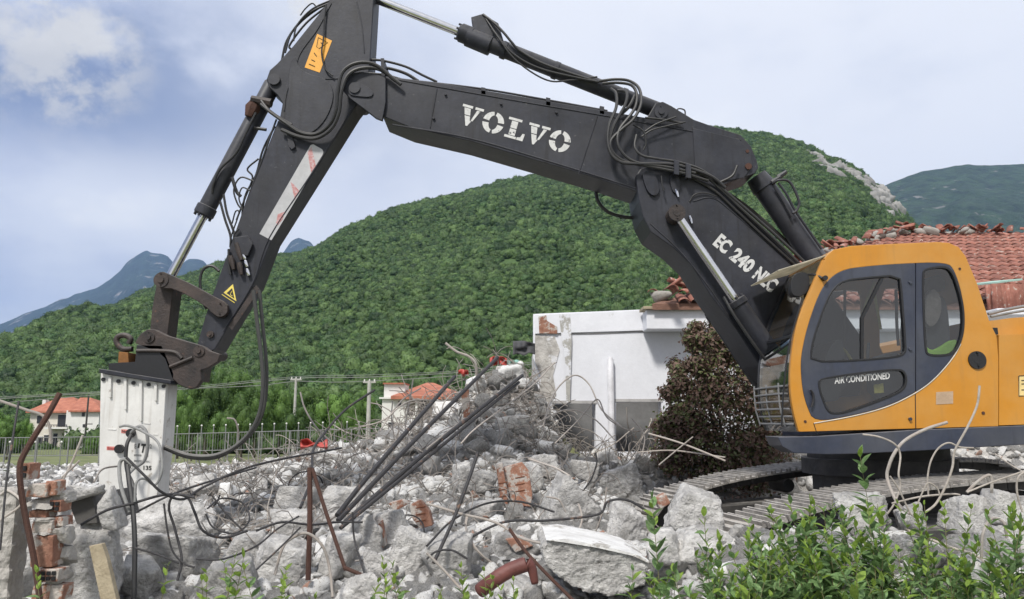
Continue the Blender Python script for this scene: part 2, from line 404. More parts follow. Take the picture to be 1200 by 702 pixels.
# ------------------------------------------------------------ terrain
def sstep(a, b, x):
    t = np.clip((x - a) / (b - a), 0, 1); return t * t * (3 - 2 * t)
def H0(x, y):
    """smooth height of the ground and the rubble heap"""
    x = np.asarray(x, float); y = np.asarray(y, float)
    yy = [-40, 0, 3, 4.0, 4.9, 6, 8, 9.8, 12, 14, 18, 24, 30, 45, 70, 130, 200]
    a = np.interp(y, yy, [0, 0, .05, .30, .45, .58, .69, .90, 1.05, 1.0, .7, .2, -.2, -1.0, -1.7, -3.2, -4])
    b = np.interp(y, yy, [0, 0, .05, .30, .45, .50, .55, .6, .62, .60, .50, .25, -.25, -1.0, -1.7, -3.2, -4])
    k = sstep(-.38, -.22, x / np.maximum(y, .5)); h = b * (1 - k) + a * k
    ex = np.interp(x, [-4, -2.5, -1.7, -1.1, -.55, .14, .5, .9, 2.6], [0, .15, .42, .80, 1.25, 1.5, .85, .0, -.22])
    h = h + ex * np.exp(-((y - 12.4) / 1.25) ** 2)
    h = h + .42 * np.exp(-((y - 4.75) / .55) ** 2) * sstep(1.0, 2.0, x) * (1 - sstep(6, 8, x)) + .22 * np.exp(-((y - 5.2) / .35) ** 2 - ((x - 1.45) / .5) ** 2)
    pit = sstep(.9, 1.7, x) * sstep(5.3, 5.9, y - .12 * (x - 1.8)) * (1 - sstep(10.2, 11.4, y)) * (1 - sstep(11, 13, x))
    h = h * (1 - pit) + .03 * pit
    h = h + .42 * np.exp(-((y - 11.9) / .65) ** 2) * sstep(2.6, 3.8, x)
    side = sstep(9, 13, x) * sstep(2, 5, y) + sstep(-9, -13, x) * (1 - sstep(10, 30, y)) ; h = h * (1 - .6 * np.clip(side, 0, 1))
    return h
def H(x, y):
    x = np.atleast_1d(np.asarray(x, float)); y = np.atleast_1d(np.asarray(y, float))
    p = np.stack([x, y, np.zeros_like(x)], 1)
    amp = sstep(3, 5, y) * (1 - sstep(24, 30, y))
    return H0(x, y) + amp * (.10 * fbm(p * 1.1, 3) + .035 * fbm(p * 4.5 + 5, 3))
def hit(px, py, y0=3.2, y1=60):
    """ground point seen at a pixel"""
    d = ray(px, py); ys = np.arange(y0, y1, .05); xs = d.x * ys; zs = CAMZ + d.z * ys
    g = H0(xs, ys); k = np.nonzero(zs <= g)[0]
    y = ys[k[0]] if len(k) else y1
    return Vector((d.x * y, y, float(H0(d.x * y, y))))
def grid(xs, ys, zf):
    X, Y = np.meshgrid(xs, ys); x = X.ravel(); y = Y.ravel(); z = zf(x, y)
    V = np.stack([x, y, z], 1); nx, ny = len(xs), len(ys); i = np.arange(nx * ny).reshape(ny, nx)
    F = np.stack([i[:-1, :-1], i[:-1, 1:], i[1:, 1:], i[1:, :-1]], -1).reshape(-1, 4)
    return V, F
V, F = grid(np.arange(-10, 13.01, .075), np.arange(3, 26.01, .075), H)
tag(link('rubble_ground', npmesh('rubble_ground', V, F, rubble_m, True)), 'uneven ground of crushed grey concrete and brick dust under the demolition rubble', 'ground', kind='structure')
xs = np.concatenate([-np.geomspace(11, 7600, 46)[::-1], np.arange(-10, 13.1, 1.15), np.geomspace(14, 7600, 46)])
ys = np.concatenate([[-60, -30, -15, -8, -4, 0, 1.5], np.arange(3, 26.1, 1.15), np.geomspace(27.5, 7600, 64)])
gx, gy = grid(xs, ys, lambda x, y: H0(x, y) - np.where((x > -10) & (x < 13) & (y > 3) & (y < 26), .30, .012))
tag(link('ground', npmesh('ground', gx, gy, grass_m, True)), 'grassy valley floor running from the site to the foot of the hills', 'ground', kind='structure')

# ------------------------------------------------------------ hills
def interp_poly(pl, x): return np.interp(x, [p[0] for p in pl], [p[1] for p in pl])
ridge_main = [(-900, 520), (-400, 470), (-100, 415), (0, 394), (68, 371), (109, 359), (137, 354), (159, 340), (178, 334), (250, 309), (285, 300), (345, 294), (360, 290), (389, 272), (405, 262), (445, 246), (500, 233),
              (563, 217), (600, 209), (640, 201), (700, 188), (760, 172), (800, 158), (830, 144), (870, 149), (910, 154), (950, 162), (985, 180), (1010, 190), (1030, 206), (1060, 236),
              (1085, 262), (1110, 277), (1160, 305), (1250, 345), (1400, 420), (1700, 500)]
def zpix(py, Y): return np.array([P(600, q, 1.).z - CAMZ for q in np.atleast_1d(py)]) * Y + CAMZ
def zfast(px, py, Y):
    v = (351 - py) / FPX; dy = np.cos(PITCH) - v * np.sin(PITCH); dz = np.sin(PITCH) + v * np.cos(PITCH)
    return CAMZ + dz / dy * Y
def xfast(px, py, Y):
    v = (351 - py) / FPX; dy = np.cos(PITCH) - v * np.sin(PITCH); return (px - 600) / FPX / dy * Y
def hill_surface(U, S, Y0, YR, ridge, zf, lump, seed, pw=1.0):
    """U: pixel column, S: 0 foot .. 1 ridge .. >1 behind. Returns points."""
    yr = interp_poly(ridge, U); Yd = Y0 + (YR(U) - Y0) * S
    zr = zfast(U, yr, YR(U))
    prof = np.where(S <= 1, S ** pw, 1 - (S - 1) * 1.2)
    z = zf + (zr - zf) * prof
    x = xfast(U, np.full_like(U, 400.), Yd)
    env = np.sin(np.clip(S, 0, 1) * np.pi) ** .7 * (1 - np.clip(S, 0, 1) ** 2.5)
    p = np.stack([x, Yd, np.zeros_like(x)], 1)
    z = z + env * lump * (fbm(p / 120 + seed, 3) * 1.0 + .5 * np.abs(vnoise(p / 45 + seed + 9)))
    return np.stack([x, Yd, z], 1)
def hill_mesh(name, us, ss, args, m, label, cat):
    A, B = np.meshgrid(us, ss); V = hill_surface(A.ravel(), B.ravel(), *args)
    i = np.arange(len(us) * len(ss)).reshape(len(ss), len(us))
    F = np.stack([i[:-1, :-1], i[:-1, 1:], i[1:, 1:], i[1:, :-1]], -1).reshape(-1, 4)
    return tag(link(name, npmesh(name, V, F, m, True)), label, cat, kind='structure')
YRm = lambda u: np.interp(u, [-900, 0, 300, 900, 1200, 1700], [760, 640, 560, 520, 430, 330])
ridge_main = [(x_, y_) for x_, y_ in zip(np.arange(-900, 1700, 5.), interp_poly(ridge_main, np.arange(-900, 1700, 5.)) + 4.0 - 2.2 * fbm(np.stack([np.arange(-900, 1700, 5.) / 26, np.zeros(520), np.zeros(520)], 1), 4))]
main_args = (125., YRm, ridge_main, -4.5, 17., 3.)
hillfloor = mat('forest floor', (.04, .08, .025), .95, col2=(.07, .12, .035), vs=.05, bump=.5, bs=.5, bd=1.)
hill_mesh('wooded_hill', np.linspace(-900, 1700, 300), np.linspace(0, 1.8, 90), main_args, hillfloor, 'steep green hill covered in dense low trees behind the village', 'hill')
# tree crowns on the hill
ico_cache = {}
def ico(sub):
    if sub not in ico_cache:
        bm = bmesh.new(); bmesh.ops.create_icosphere(bm, subdivisions=sub, radius=1)
        ico_cache[sub] = (np.array([v.co[:] for v in bm.verts]), np.array([[v.index for v in f.verts] for f in bm.faces])); bm.free()
    return ico_cache[sub]
hidden = bpy.data.collections.new('scatter_sources')
def crown_blob(seed, mt):
    V, F = ico(3); d = V.copy(); q = seed * 13.7
    r = 1 + .25 * fbm(d * 1.7 + q, 2) + .26 * fbm(d * 4.5 + q, 2) + .16 * vnoise(d * 11 + q)
    W = d * r[:, None] * np.array([1, 1, .78]) * .86
    r0 = np.random.default_rng(seed + 900); n = 420; q = r0.integers(0, len(W), n); C = W[q] * r0.uniform(.96, 1.22, n)[:, None]; nn = C / np.linalg.norm(C, axis=1)[:, None] + r0.normal(size=(n, 3)) * .6
    a = np.cross(nn, r0.normal(size=(n, 3))); a /= np.linalg.norm(a, axis=1)[:, None]; b = np.cross(nn, a); b /= np.linalg.norm(b, axis=1)[:, None]; s = r0.uniform(.07, .16, n)[:, None]
    LV = np.stack([C - a * s, C + b * s * .7, C + a * s], 1).reshape(-1, 3); LF = np.arange(n * 3).reshape(n, 3) + len(W)
    o = bpy.data.objects.new('crown_source', npmesh('forest_crown', np.concatenate([W, LV]), np.concatenate([F, LF]), mt)); hidden.objects.link(o); return o
def scatter(name, pts, scl, rot, vi, sources, label, cat, flat=1.):
    """instances of sources on points by geometry nodes"""
    col = bpy.data.collections.new(name + '_sources')
    for s in sources:
        col.objects.link(s)
    me = bpy.data.meshes.new(name); me.vertices.add(len(pts)); me.vertices.foreach_set('co', np.asarray(pts, np.float32).ravel())
    at = me.attributes.new('scl', 'FLOAT_VECTOR', 'POINT'); at.data.foreach_set('vector', np.asarray(scl, np.float32).ravel())
    at = me.attributes.new('rot', 'FLOAT_VECTOR', 'POINT'); at.data.foreach_set('vector', np.asarray(rot, np.float32).ravel())
    at = me.attributes.new('vi', 'INT', 'POINT'); at.data.foreach_set('value', np.asarray(vi, np.int32))
    me.update(); o = link(name, me); tag(o, label, cat, kind='stuff')
    g = bpy.data.node_groups.new(name, 'GeometryNodeTree')
    g.interface.new_socket('Geometry', in_out='INPUT', socket_type='NodeSocketGeometry'); g.interface.new_socket('Geometry', in_out='OUTPUT', socket_type='NodeSocketGeometry')
    n = g.nodes.new; l = g.links.new
    gi = n('NodeGroupInput'); go = n('NodeGroupOutput'); ip = n('GeometryNodeInstanceOnPoints'); ci = n('GeometryNodeCollectionInfo')
    ci.inputs['Collection'].default_value = col; ci.inputs['Separate Children'].default_value = True; ci.inputs['Reset Children'].default_value = True
    def na(nm, dt):
        q = n('GeometryNodeInputNamedAttribute'); q.data_type = dt; q.inputs[0].default_value = nm; return q
    l(gi.outputs[0], ip.inputs['Points']); l(ci.outputs[0], ip.inputs['Instance']); ip.inputs['Pick Instance'].default_value = True
    l(na('vi', 'INT').outputs[0], ip.inputs['Instance Index']); l(na('scl', 'FLOAT_VECTOR').outputs[0], ip.inputs['Scale'])
    e = n('FunctionNodeEulerToRotation'); l(na('rot', 'FLOAT_VECTOR').outputs[0], e.inputs[0]); l(e.outputs[0], ip.inputs['Rotation'])
    l(ip.outputs[0], go.inputs[0])
    md = o.modifiers.new('scatter', 'NODES'); md.node_group = g; return o
crowns = [crown_blob(i, leaf_hill if i % 3 else leaf_hill2) for i in range(6)]
NT = 110000
U = rng.uniform(-60, 1260, NT * 4); S = rng.uniform(0, 1.03, NT * 4)
dens = (125 + (YRm(U) - 125) * S) / 640 * 1.0                     # equal spacing on the ground
k = rng.random(len(U)) < dens; U, S = U[k][:NT], S[k][:NT]
Pt = hill_surface(U, S, *main_args)
# bare limestone near the eastern shoulder
yr = interp_poly(ridge_main, U)
bare = (np.exp(-(((U - 1000) / 48) ** 2)) * np.exp(-(((S - .88) / .05) ** 2)) + .8 * np.exp(-(((U - 1040) / 22) ** 2)) * np.exp(-(((S - .85) / .08) ** 2))) * (.8 + .9 * vnoise(Pt / 14))
k = bare < .5; Pt = Pt[k]; Uk = U[k]; n_ = len(Pt)
sz = rng.uniform(.85, 1.85, n_) * np.where(rng.random(n_) < .10, 1.6, 1.) * (1 + .25 * vnoise(Pt / 40)) * np.interp(Pt[:, 1], [125, 300, 600], [.85, .95, 1.15])
Pt[:, 2] += sz * .25
scatter('hill_forest', Pt, np.stack([sz, sz, sz * rng.uniform(.8, 1.35, n_)], 1), np.stack([rng.uniform(-.2, .2, n_), rng.uniform(-.2, .2, n_), rng.uniform(0, 6.28, n_)], 1),
        rng.integers(0, 6, n_), crowns, 'dense green canopy of small trees covering the near hill', 'forest')
# limestone cliffs
def rock_data(seed, sub=4, planes=12, rough=.05, flat=.0):
    r0 = np.random.default_rng(seed); V, F = ico(sub)
    n = r0.normal(size=(planes, 3)); n[:6] = np.array([[1, 0, 0], [-1, 0, 0], [0, 1, 0], [0, -1, 0], [0, 0, 1], [0, 0, -1]]) + r0.normal(size=(6, 3)) * .24
    n /= np.linalg.norm(n, axis=1)[:, None]; d = r0.uniform(.80, 1.12, planes); d[:6] = r0.uniform(.62, .92, 6)
    q = V @ n.T; q = np.where(q > 1e-3, d / np.maximum(q, 1e-3), 9.)
    r = np.minimum(q.min(1), 1.75); W = V * r[:, None]
    e = np.abs(np.sort(q, 1)[:, 1] - np.sort(q, 1)[:, 0])            # near an edge: chip it
    W *= (1 - .05 * np.exp(-e * 22))[:, None]
    W += V * (rough * .8 * fbm(W * 2.6 + seed, 3) + rough * .5 * fbm(W * 9 + seed, 3))[:, None]
    W -= (W.max(0) + W.min(0)) / 2; W /= (W.max(0) - W.min(0)) / 2
    return W, F
cl_src = []
for i in range(4):
    W, F = rock_data(500 + i, 4, 14, .12); o = bpy.data.objects.new('cliff_source', npmesh('cliff', W, F, rock_hill)); cl_src.append(o)
U2 = np.concatenate([rng.normal(985, 20, 34), rng.normal(1034, 13, 44), rng.normal(985, 14, 6), rng.uniform(955, 1060, 8)]); S2 = np.concatenate([rng.normal(.88, .035, 34), rng.normal(.85, .06, 44), rng.normal(.78, .03, 6), rng.uniform(.8, .9, 8)])
Q = hill_surface(U2, np.clip(S2, 0, 1.0), *main_args); n_ = len(Q); s_ = rng.uniform(2.2, 6.0, n_); Q[:, 2] -= s_ * .6
scatter('limestone_cliff', Q, np.stack([s_, s_, s_ * rng.uniform(.9, 1.6, n_)], 1), rng.uniform(-.6, .6, (n_, 3)) * [1, 1, 5], rng.integers(0, 4, n_), cl_src, 'pale grey limestone outcrops on the right shoulder of the near hill', 'cliff')

# distant mountains
farm = mat('far mountain forest', (.018, .035, .032), .95, col2=(.035, .065, .045), vs=.012, var=.3, bump=1., bs=.035, det=10, bd=30., patch=((.28, .26, .25), .006, .60))
ridge_l = [(-700, 470), (-200, 420), (-60, 392), (0, 378), (30, 366), (58, 356), (85, 344), (108, 337), (122, 328), (135, 317), (141, 307), (149, 301), (158, 297), (164, 294), (170, 297), (182, 296), (190, 300), (197, 307), (204, 311), (214, 303), (226, 303), (233, 306), (243, 317), (280, 322),
           (325, 300), (336, 282), (346, 278), (358, 283), (370, 296), (450, 330), (700, 420)]
def jag(rl, a, st):
    x = np.arange(rl[0][0], rl[-1][0], st); y = interp_poly(rl, x); y = y - a * fbm(np.stack([x / 17, x * 0, x * 0], 1), 4); return list(zip(x, y))
hill_mesh('blue_mountain', np.linspace(-700, 700, 600), np.linspace(0, 1.4, 130), (2300., lambda u: 5200. + 0 * u, jag(ridge_l, 1.6, 2.5), -10., 60., 21., 1.15), farm, 'distant blue mountain with a rocky summit on the left skyline', 'mountain')
ridge_r = [(900, 330), (1000, 262), (1040, 222), (1055, 214), (1080, 205), (1100, 199), (1125, 196), (1145, 193), (1200, 192), (1280, 190), (1400, 210), (1600, 280), (1900, 400)]
hill_mesh('far_hill', np.linspace(900, 1900, 330), np.linspace(0, 1.4, 110), (1000., lambda u: 2300. + 0 * u, jag(ridge_r, 1.3, 2.5), -8., 42., 41., 1.05), mat('far green ridge', (.018, .042, .02), .95, col2=(.045, .085, .035), vs=.03, var=.4, bump=1., bs=.05, det=10, bd=26., patch=((.24, .23, .21), .010, .60)), 'hazy blue-green ridge behind the right side of the near hill', 'hill')
# ------------------------------------------------------------ excavator
YB0, YB1 = 7.62, 8.12          # boom
YS0, YS1 = 7.71, 8.03          # stick
YC0, YC1 = 6.65, 7.55          # cab
base = P(1080, 640, 7.9)
exc = empty('excavator', (base.x, base.y, 0.0), 'tracked excavator with a charcoal boom and an orange yellow cab standing in the rubble', 'excavator')
def text_part(name, s, o, right, up, w, h, Yt, m, parent, off=.02, thick=.002):
    """word s fitted to a w x h pixel box that starts at pixel o, running along right, standing along up"""
    cu = bpy.data.curves.new('t', 'FONT'); cu.body = s; cu.offset = off; cu.resolution_u = 4
    to = bpy.data.objects.new('t', cu); sc.collection.objects.link(to)
    me = bpy.data.meshes.new_from_object(to); bpy.data.objects.remove(to)
    xs = [v.co.x for v in me.vertices]; ys = [v.co.y for v in me.vertices]
    x0, x1, y0, y1 = min(xs), max(xs), min(ys), max(ys)
    pts = []
    for v in me.vertices:
        a, b = (v.co.x - x0) / (x1 - x0) * w, (v.co.y - y0) / (y1 - y0) * h
        q = P(o[0] + right[0] * a + up[0] * b, o[1] + right[1] * a + up[1] * b, Yt); pts.append(q)
    F = [tuple(p.vertices) for p in me.polygons]
    return obj(name, pts, F, m, parent)
def dirv(deg): return (math.cos(R(deg)), math.sin(R(deg))), (math.sin(R(deg)), -math.cos(R(deg)))

# --- upper boom
ub_top = [(446, 89), (510, 96), (600, 111), (700, 128), (758, 138), (768, 121), (777, 119), (787, 124), (813, 140), (830, 146), (868, 158), (880, 171), (887, 188), (889, 196), (885, 203)]
ub_bot = [(843, 218), (800, 224), (748, 225), (700, 209), (650, 194), (550, 165), (480, 149), (448, 136)]
ub = plate('upper_boom', ub_top + ub_bot, YB0 + .02, YB1 - .02, paint, exc, bevel=.008)
nose = [(452, 89), (446, 88), (425, 84), (408, 86), (401, 95), (402, 106), (410, 115), (426, 127), (440, 138), (448, 141), (452, 120)]
for a, b in ((YB0 - .02, YB0 + .025), (YB1 - .025, YB1 + .02)): plate('side_plate', nose, a, b, paint, ub, bevel=.006)
disc('pivot_pin', 416, 104, 7.6, .058, YB0 - .05, YB1 + .05, paint, ub)
plate('pin_keeper', chaikin([(408, 97), (420, 96), (438, 106), (436, 114), (420, 113), (408, 111)], 2), YB0 - .035, YB0 - .02, paint, ub, bevel=.004)
# weld beads, reinforcement edges and small bolts on the visible side
for l_ in ([(512, 104), (504, 150)], [(700, 136), (678, 204)]): hose('weld_seam', l_, YB0 + .018, .006, paint, ub, 6)
hose('weld_seam', [(458, 92), (600, 117), (700, 134), (750, 143), (868, 164)], YB0 + .018, .007, paint, ub, 6)
hose('weld_seam', [(460, 146), (550, 162), (650, 191), (746, 221)], YB0 + .018, .008, paint, ub, 6)
for x, y in ((508, 138), (587, 121), (652, 131), (522, 110)): disc('bolt', x, y, YB0, .014, YB0 - .004, YB0 + .03, paint, ub, 8)
plate('doubler_plate', [(812, 150), (866, 163), (880, 178), (882, 194), (872, 208), (843, 213), (815, 205)], YB0 + .008, YB0 + .03, paint, ub, bevel=.004)
disc('pivot_pin', 877, 195, YB0, .034, YB0 - .01, YB1 + .01, steel_rust, ub)
disc('pivot_pin', 775, 131, YB0, .07, YB0 - .02, YB1 + .02, paint, ub, rim=1)
disc('rust_spot_plug', 876, 177, YB0, .018, YB0, YB0 + .03, steel_rust, ub)
# lettering: five slab serif letters, drawn as stencil pieces
def letter(chv, o, deg, W, Hh, m, parent, Yt):
    r, u = dirv(deg)
    q = lambda a, b: (o[0] + r[0] * a * W + u[0] * b * Hh, o[1] + r[1] * a * W + u[1] * b * Hh)
    polys = []
    if chv == 'V':
        polys = [[(.0, 1), (.48, 1), (.48, .88), (.0, .88)], [(.10, .85), (.40, .85), (.45, .52), (.19, .52)], [(.20, .48), (.455, .48), (.50, .26), (.56, .26), (.44, 0), (.36, 0)],
                 [(.60, 1), (1.0, 1), (1.0, .88), (.60, .88)], [(.70, .85), (.86, .85), (.62, .28), (.53, .28)]]
    elif chv == 'L':
        polys = [[(.08, 1), (.70, 1), (.70, .88), (.08, .88)], [(.25, .85), (.54, .85), (.54, .5), (.25, .5)], [(.25, .46), (.54, .46), (.54, .15), (.25, .15)],
                 [(.08, .12), (.62, .12), (.62, 0), (.08, 0)], [(.65, 0), (.94, 0), (.97, .36), (.86, .36), (.80, .16), (.65, .12)]]
    else:
        for a0, a1 in ((8, 82), (98, 172), (188, 262), (278, 352)):
            an = [R(a0 + (a1 - a0) * i / 8) for i in range(9)]
            polys.append([(.5 + .5 * math.cos(a), .5 + .53 * math.sin(a)) for a in an] + [(.5 + .21 * math.cos(a), .5 + .36 * math.sin(a)) for a in reversed(an)])
    mb = MB()
    for pl in polys:
        pts = [P(*q(a, b), Yt) for a, b in pl]; n = len(pts)
        if n > 8:
            h = n // 2
            mb.add(pts, [(i, i + 1, n - 2 - i, n - 1 - i) for i in range(h - 1)])
        else: mb.add(pts, [tuple(range(n))])
    return mb.obj('letter', m, parent)
dir15 = dirv(15.6)
for i, chv in enumerate('VOLVO'):
    letter(chv, (536.5 + dir15[0][0] * i * 27.0, 144.6 + dir15[0][1] * i * 27.0), 15.6, 25.5 if chv != 'L' else 26, 24, white_letters, ub, YB0 + .0165)

# --- lower boom
lb_pts = [(745, 206), (750, 198), (762, 195), (778, 199), (800, 203), (840, 218), (862, 236), (900, 272), (935, 304), (975, 345), (1010, 395), (1025, 440), (1000, 475), (960, 470), (925, 462), (890, 428), (862, 385),
          (832, 345), (810, 310), (790, 291), (763, 272), (754, 255), (749, 235)]
lb = plate('lower_boom', lb_pts, YB0 - .04, YB1 + .04, paint, exc, bevel=.012)
plate('pin_keeper', chaikin([(752, 203), (760, 199), (768, 203), (774, 222), (768, 231), (758, 224)], 2), YB0 - .075, YB0 - .04, paint, lb, bevel=.005)
plate('pin_keeper', chaikin([(784, 205), (791, 203), (798, 211), (796, 226), (788, 226)], 2), YB0 - .065, YB0 - .04, paint, lb, bevel=.005)
for px in ((792, 222), (808, 253)): rod('grease_nipple', P(px[0], px[1], YB0 - .06), P(px[0] + 3, px[1] + 9, YB0 - .07), [(0, .012), (.5, .016), (1, .008)], chrome, lb, 8)
hose('weld_seam', [(762, 262), (800, 298), (840, 350), (880, 412)], YB0 - .042, .007, paint, lb, 6)
hose('weld_seam', [(812, 236), (835, 232), (860, 250), (930, 312)], YB0 - .042, .006, paint, lb, 6)
r40, u40 = dirv(40.)
for s, a, wd in (('EC', 0, 18.5), ('240', 25, 29), ('NLC', 60, 29)):
    text_part('lettering', s, (834.5 + r40[0] * a, 286.5 + r40[1] * a), r40, u40, wd, 17.5, YB0 - .0435, white_letters, lb, off=.05)
# --- hydraulic cylinders
def cylinder(name, a, b, tr, rb, rr, parent, gland=True, m=paint):
    """barrel a..a+(b-a)*tr, rod onward to b"""
    a, b = Vector(a), Vector(b); L_ = (b - a).length; c_ = a + (b - a) * tr
    o = rod(name, a, c_, [(0, rb * .9), (.01, rb), (.93, rb), (.935, rb * 1.16), (.99, rb * 1.16), (1, rb * .95)], m, parent, 28)
    rod('piston_rod', c_ - (b - a) * .01, b, [(0, rr), (1, rr)], chrome, o, 20)
    for k in range(8):
        an = k * math.pi / 4; d = (b - a).normalized(); s1 = d.orthogonal().normalized(); s2 = d.cross(s1)
        e = c_ + (s1 * math.cos(an) + s2 * math.sin(an)) * rb * .95
        rod('bolt', e - d * .02, e + d * .022, [(0, .013), (1, .013)], m, o, 6)
    return o
# stick cylinder above the boom
Ym = 7.87
sc_ = cylinder('arm_cylinder', P(772, 130, Ym), P(418, -10, Ym), .655, .088, .048, exc)
rod('cylinder_head', P(548, 43, Ym), P(575, 54, Ym), [(0, .105), (1, .108)], paint, sc_)
for t in (.18, .52, .78): # hose clamps round the barrel
    p = P(772 - (772 - 540) * t, 130 - (130 - 39) * t, Ym); d = (P(540, 39, Ym) - P(772, 130, Ym)).normalized()
    rod('clamp_band', p - d * .025, p + d * .025, [(0, .098), (1, .098)], paint, sc_, 20)
plate('port_block', [(552, 20), (566, 16), (584, 27), (590, 47), (572, 50), (556, 40)], 7.80, 7.93, paint, sc_, bevel=.006)
# bucket cylinder beside the stick
bc = cylinder('bucket_cylinder', P(320, 98, 7.87), P(201, 322, 7.87), .70, .090, .048, exc)
rod('port_block', P(300, 118, 7.78), P(292, 137, 7.78), [(0, .05), (.5, .085), (1, .05)], steel_rust, bc, 8)
rod('port_block', P(295, 116, 7.74), P(318, 121, 7.74), [(0, .04), (1, .05)], paint_worn, bc, 8)
# two boom cylinders
b1 = cylinder('boom_cylinder', P(930, 452, 7.45), P(795, 254, 7.45), .50, .088, .046, exc)
disc('rod_eye', 792, 251, 7.45, .085, 7.38, 7.55, paint_worn, b1, 28, rim=1)
b2 = cylinder('boom_cylinder', P(912, 480, 8.3), P(790, 297, 8.3), .62, .088, .046, exc)
disc('rod_eye', 797, 290, 8.3, .08, 8.17, 8.36, paint, b2, 24)
hose('hose', [(848, 348, 7.40), (862, 372, 7.36), (888, 410, 7.36), (905, 432, 7.4)], 7.4, .014, rubber, b1)
# adjusting cylinder behind the boom knee
ac = rod('adjusting_cylinder', P(886, 207, 7.87), P(985, 345, 7.87), [(0, .11), (.10, .13), (.101, .118), (.86, .118), (.87, .126), (1, .126)], paint, exc, 28)
for k, px in enumerate(((905, 214), (912, 208))): rod('port_fitting', P(px[0], px[1], 7.75), P(px[0] + 10, px[1] - 7, 7.72), [(0, .03), (1, .02)], paint, ac, 8)
hose('pipe', [(905, 215, 7.74), (914, 211, 7.70), (926, 214, 7.70), (936, 235, 7.70), (934, 246, 7.70), (929, 250, 7.70)], 7.7, .014, paint, ac)
hose('pipe', [(912, 214, 7.72), (922, 228, 7.71), (932, 247, 7.71), (963, 292, 7.71)], 7.71, .013, paint, ac)
hose('pipe', [(908, 220, 7.72), (918, 236, 7.72), (928, 254, 7.71)], 7.71, .012, paint, ac)

# --- stick
st_pts = [(400, -62), (440, -40), (438, 0), (434, 68), (430, 108), (415, 127), (366, 205), (318, 281), (298, 333), (262, 392), (252, 409), (240, 416), (229, 410), (240, 372), (248, 348), (258, 320), (268, 293), (283, 250),
          (305, 195), (328, 137), (331, 121), (325, 111), (315, 102), (312, 93), (316, 82), (325, 74), (344, 53), (360, 33), (385, 2)]
stk = plate('stick', st_pts, YS0, YS1, paint, exc, bevel=.010)
disc('pivot_pin', 322, 94, YS0, .062, YS0 - .03, YS1 + .03, paint, stk, rim=0)
plate('doubler_plate', chaikin([(345, 62), (352, 84), (384, 92), (392, 110), (386, 132), (374, 150), (356, 160), (340, 152), (332, 140), (338, 112), (338, 84)], 2), YS0 - .012, YS0, paint, stk, bevel=.004)
hose('weld_seam', [(350, 87), (378, 92), (396, 92)], YS0 - .002, .007, paint, stk, 6)
hose('weld_seam', [(388, 4), (372, 34), (352, 62), (345, 84), (336, 108), (333, 130)], YS0 - .002, .008, paint, stk, 6)
hose('weld_seam', [(418, 2), (424, 30), (427, 62)], YS0 - .002, .006, paint, stk, 6)
hose('weld_seam', [(262, 388), (296, 332), (316, 278), (366, 202), (412, 128)], YS0 - .002, .008, paint, stk, 6)
disc('bolt', 380, 93, YS0, .014, YS0 - .01, YS0, paint, stk, 8)
plate('bracket', [(336, 157), (341, 155), (346, 172), (342, 175), (338, 171)], YS0 - .03, YS0 + .01, paint, stk, bevel=.003)
plate('wear_strip', [(268, 382), (300, 334), (304, 339), (272, 387)], YS0 - .006, YS0 + .01, paint_worn, stk)
lab = plate('warning_label', [(371.7, 39.6), (389, 47.6), (374.7, 85), (357, 79)], YS0 - .003, YS0 - .0002, orange_lab, stk)
hose('label_print', [(373, 44), (384, 50), (374, 57), (371, 55), (373, 44)], YS0 - .004, .0035, black_ink, lab, 5, k=1)
for a in ([(376, 50), (378, 52)], [(368, 62), (371, 66)], [(365, 70), (369, 72)], [(362, 75), (369, 78)]): hose('label_print', a, YS0 - .004, .0045, black_ink, lab, 5)
stripe_w = mat('reflective strip', (.42, .42, .43), .45, vs=12, var=.1, bump=.05, patch=((.28, .27, .26), 20, .66))
sl = plate('reflective_strip', [(364, 170), (367, 169), (377.5, 175), (379, 178), (377.5, 183), (318, 281.6), (304, 274)], YS0 - .004, YS0 - .0002, stripe_w, stk)
stripe_r = mat('faded red stripe', (.55, .16, .15), .5, col2=(.45, .30, .30), vs=30, var=.3, bump=0, patch=((.42, .42, .43), 30, .56))
for c_ in ([(360.5, 179), (365, 172), (370, 194), (364.5, 202)], [(340.5, 213), (344, 216), (351, 224), (345.5, 234)], [(325.5, 251), (334, 248), (331, 257), (322, 268)]):
    plate('red_stripe', c_, YS0 - .0062, YS0 - .0042, stripe_r, sl)
plate('warning_label', [(272.9, 333), (277, 353), (262, 343)], YS0 - .003, YS0 - .0002, mat('yellow label', (.75, .60, .12), .5, bump=0), stk)
plate('label_print', [(272, 337.5), (274.6, 350), (265.5, 343.5)], YS0 - .0045, YS0 - .0032, black_ink, stk)
hose('label_print', [(272, 341), (270, 345), (272.5, 347)], YS0 - .0052, .0035, mat('yellow label', (.75, .60, .12)), stk, 5)
hose('label_print', [(260, 345), (275, 355)], YS0 - .003, .004, mat('yellow label', (.75, .60, .12)), stk, 5)
for a, b in (((259, 363), .085), ((247, 392), .035)): disc('pivot_pin', a[0], a[1], YS0, b, YS0 - .04, YS1 + .04, paint_worn, stk, rim=1)
for k, (x, y) in enumerate(((285, 296), (287.5, 305), (289.5, 315))): rod('coupling', P(x, y, YS0 - .03), P(x + 2.2, y + 8.2, YS0 - .03), [(0, .016), (.2, .02), (.8, .02), (1, .014)], chrome, stk, 10)
for x, y, dx, dy in ((277, 285, 6, 20), (270, 300, 4, 16), (280, 308, 3, 14)): rod('fitting', P(x, y, YS0 - .04), P(x + dx, y + dy, YS0 - .04), [(0, .025), (.4, .03), (1, .018)], paint_worn, stk, 8)
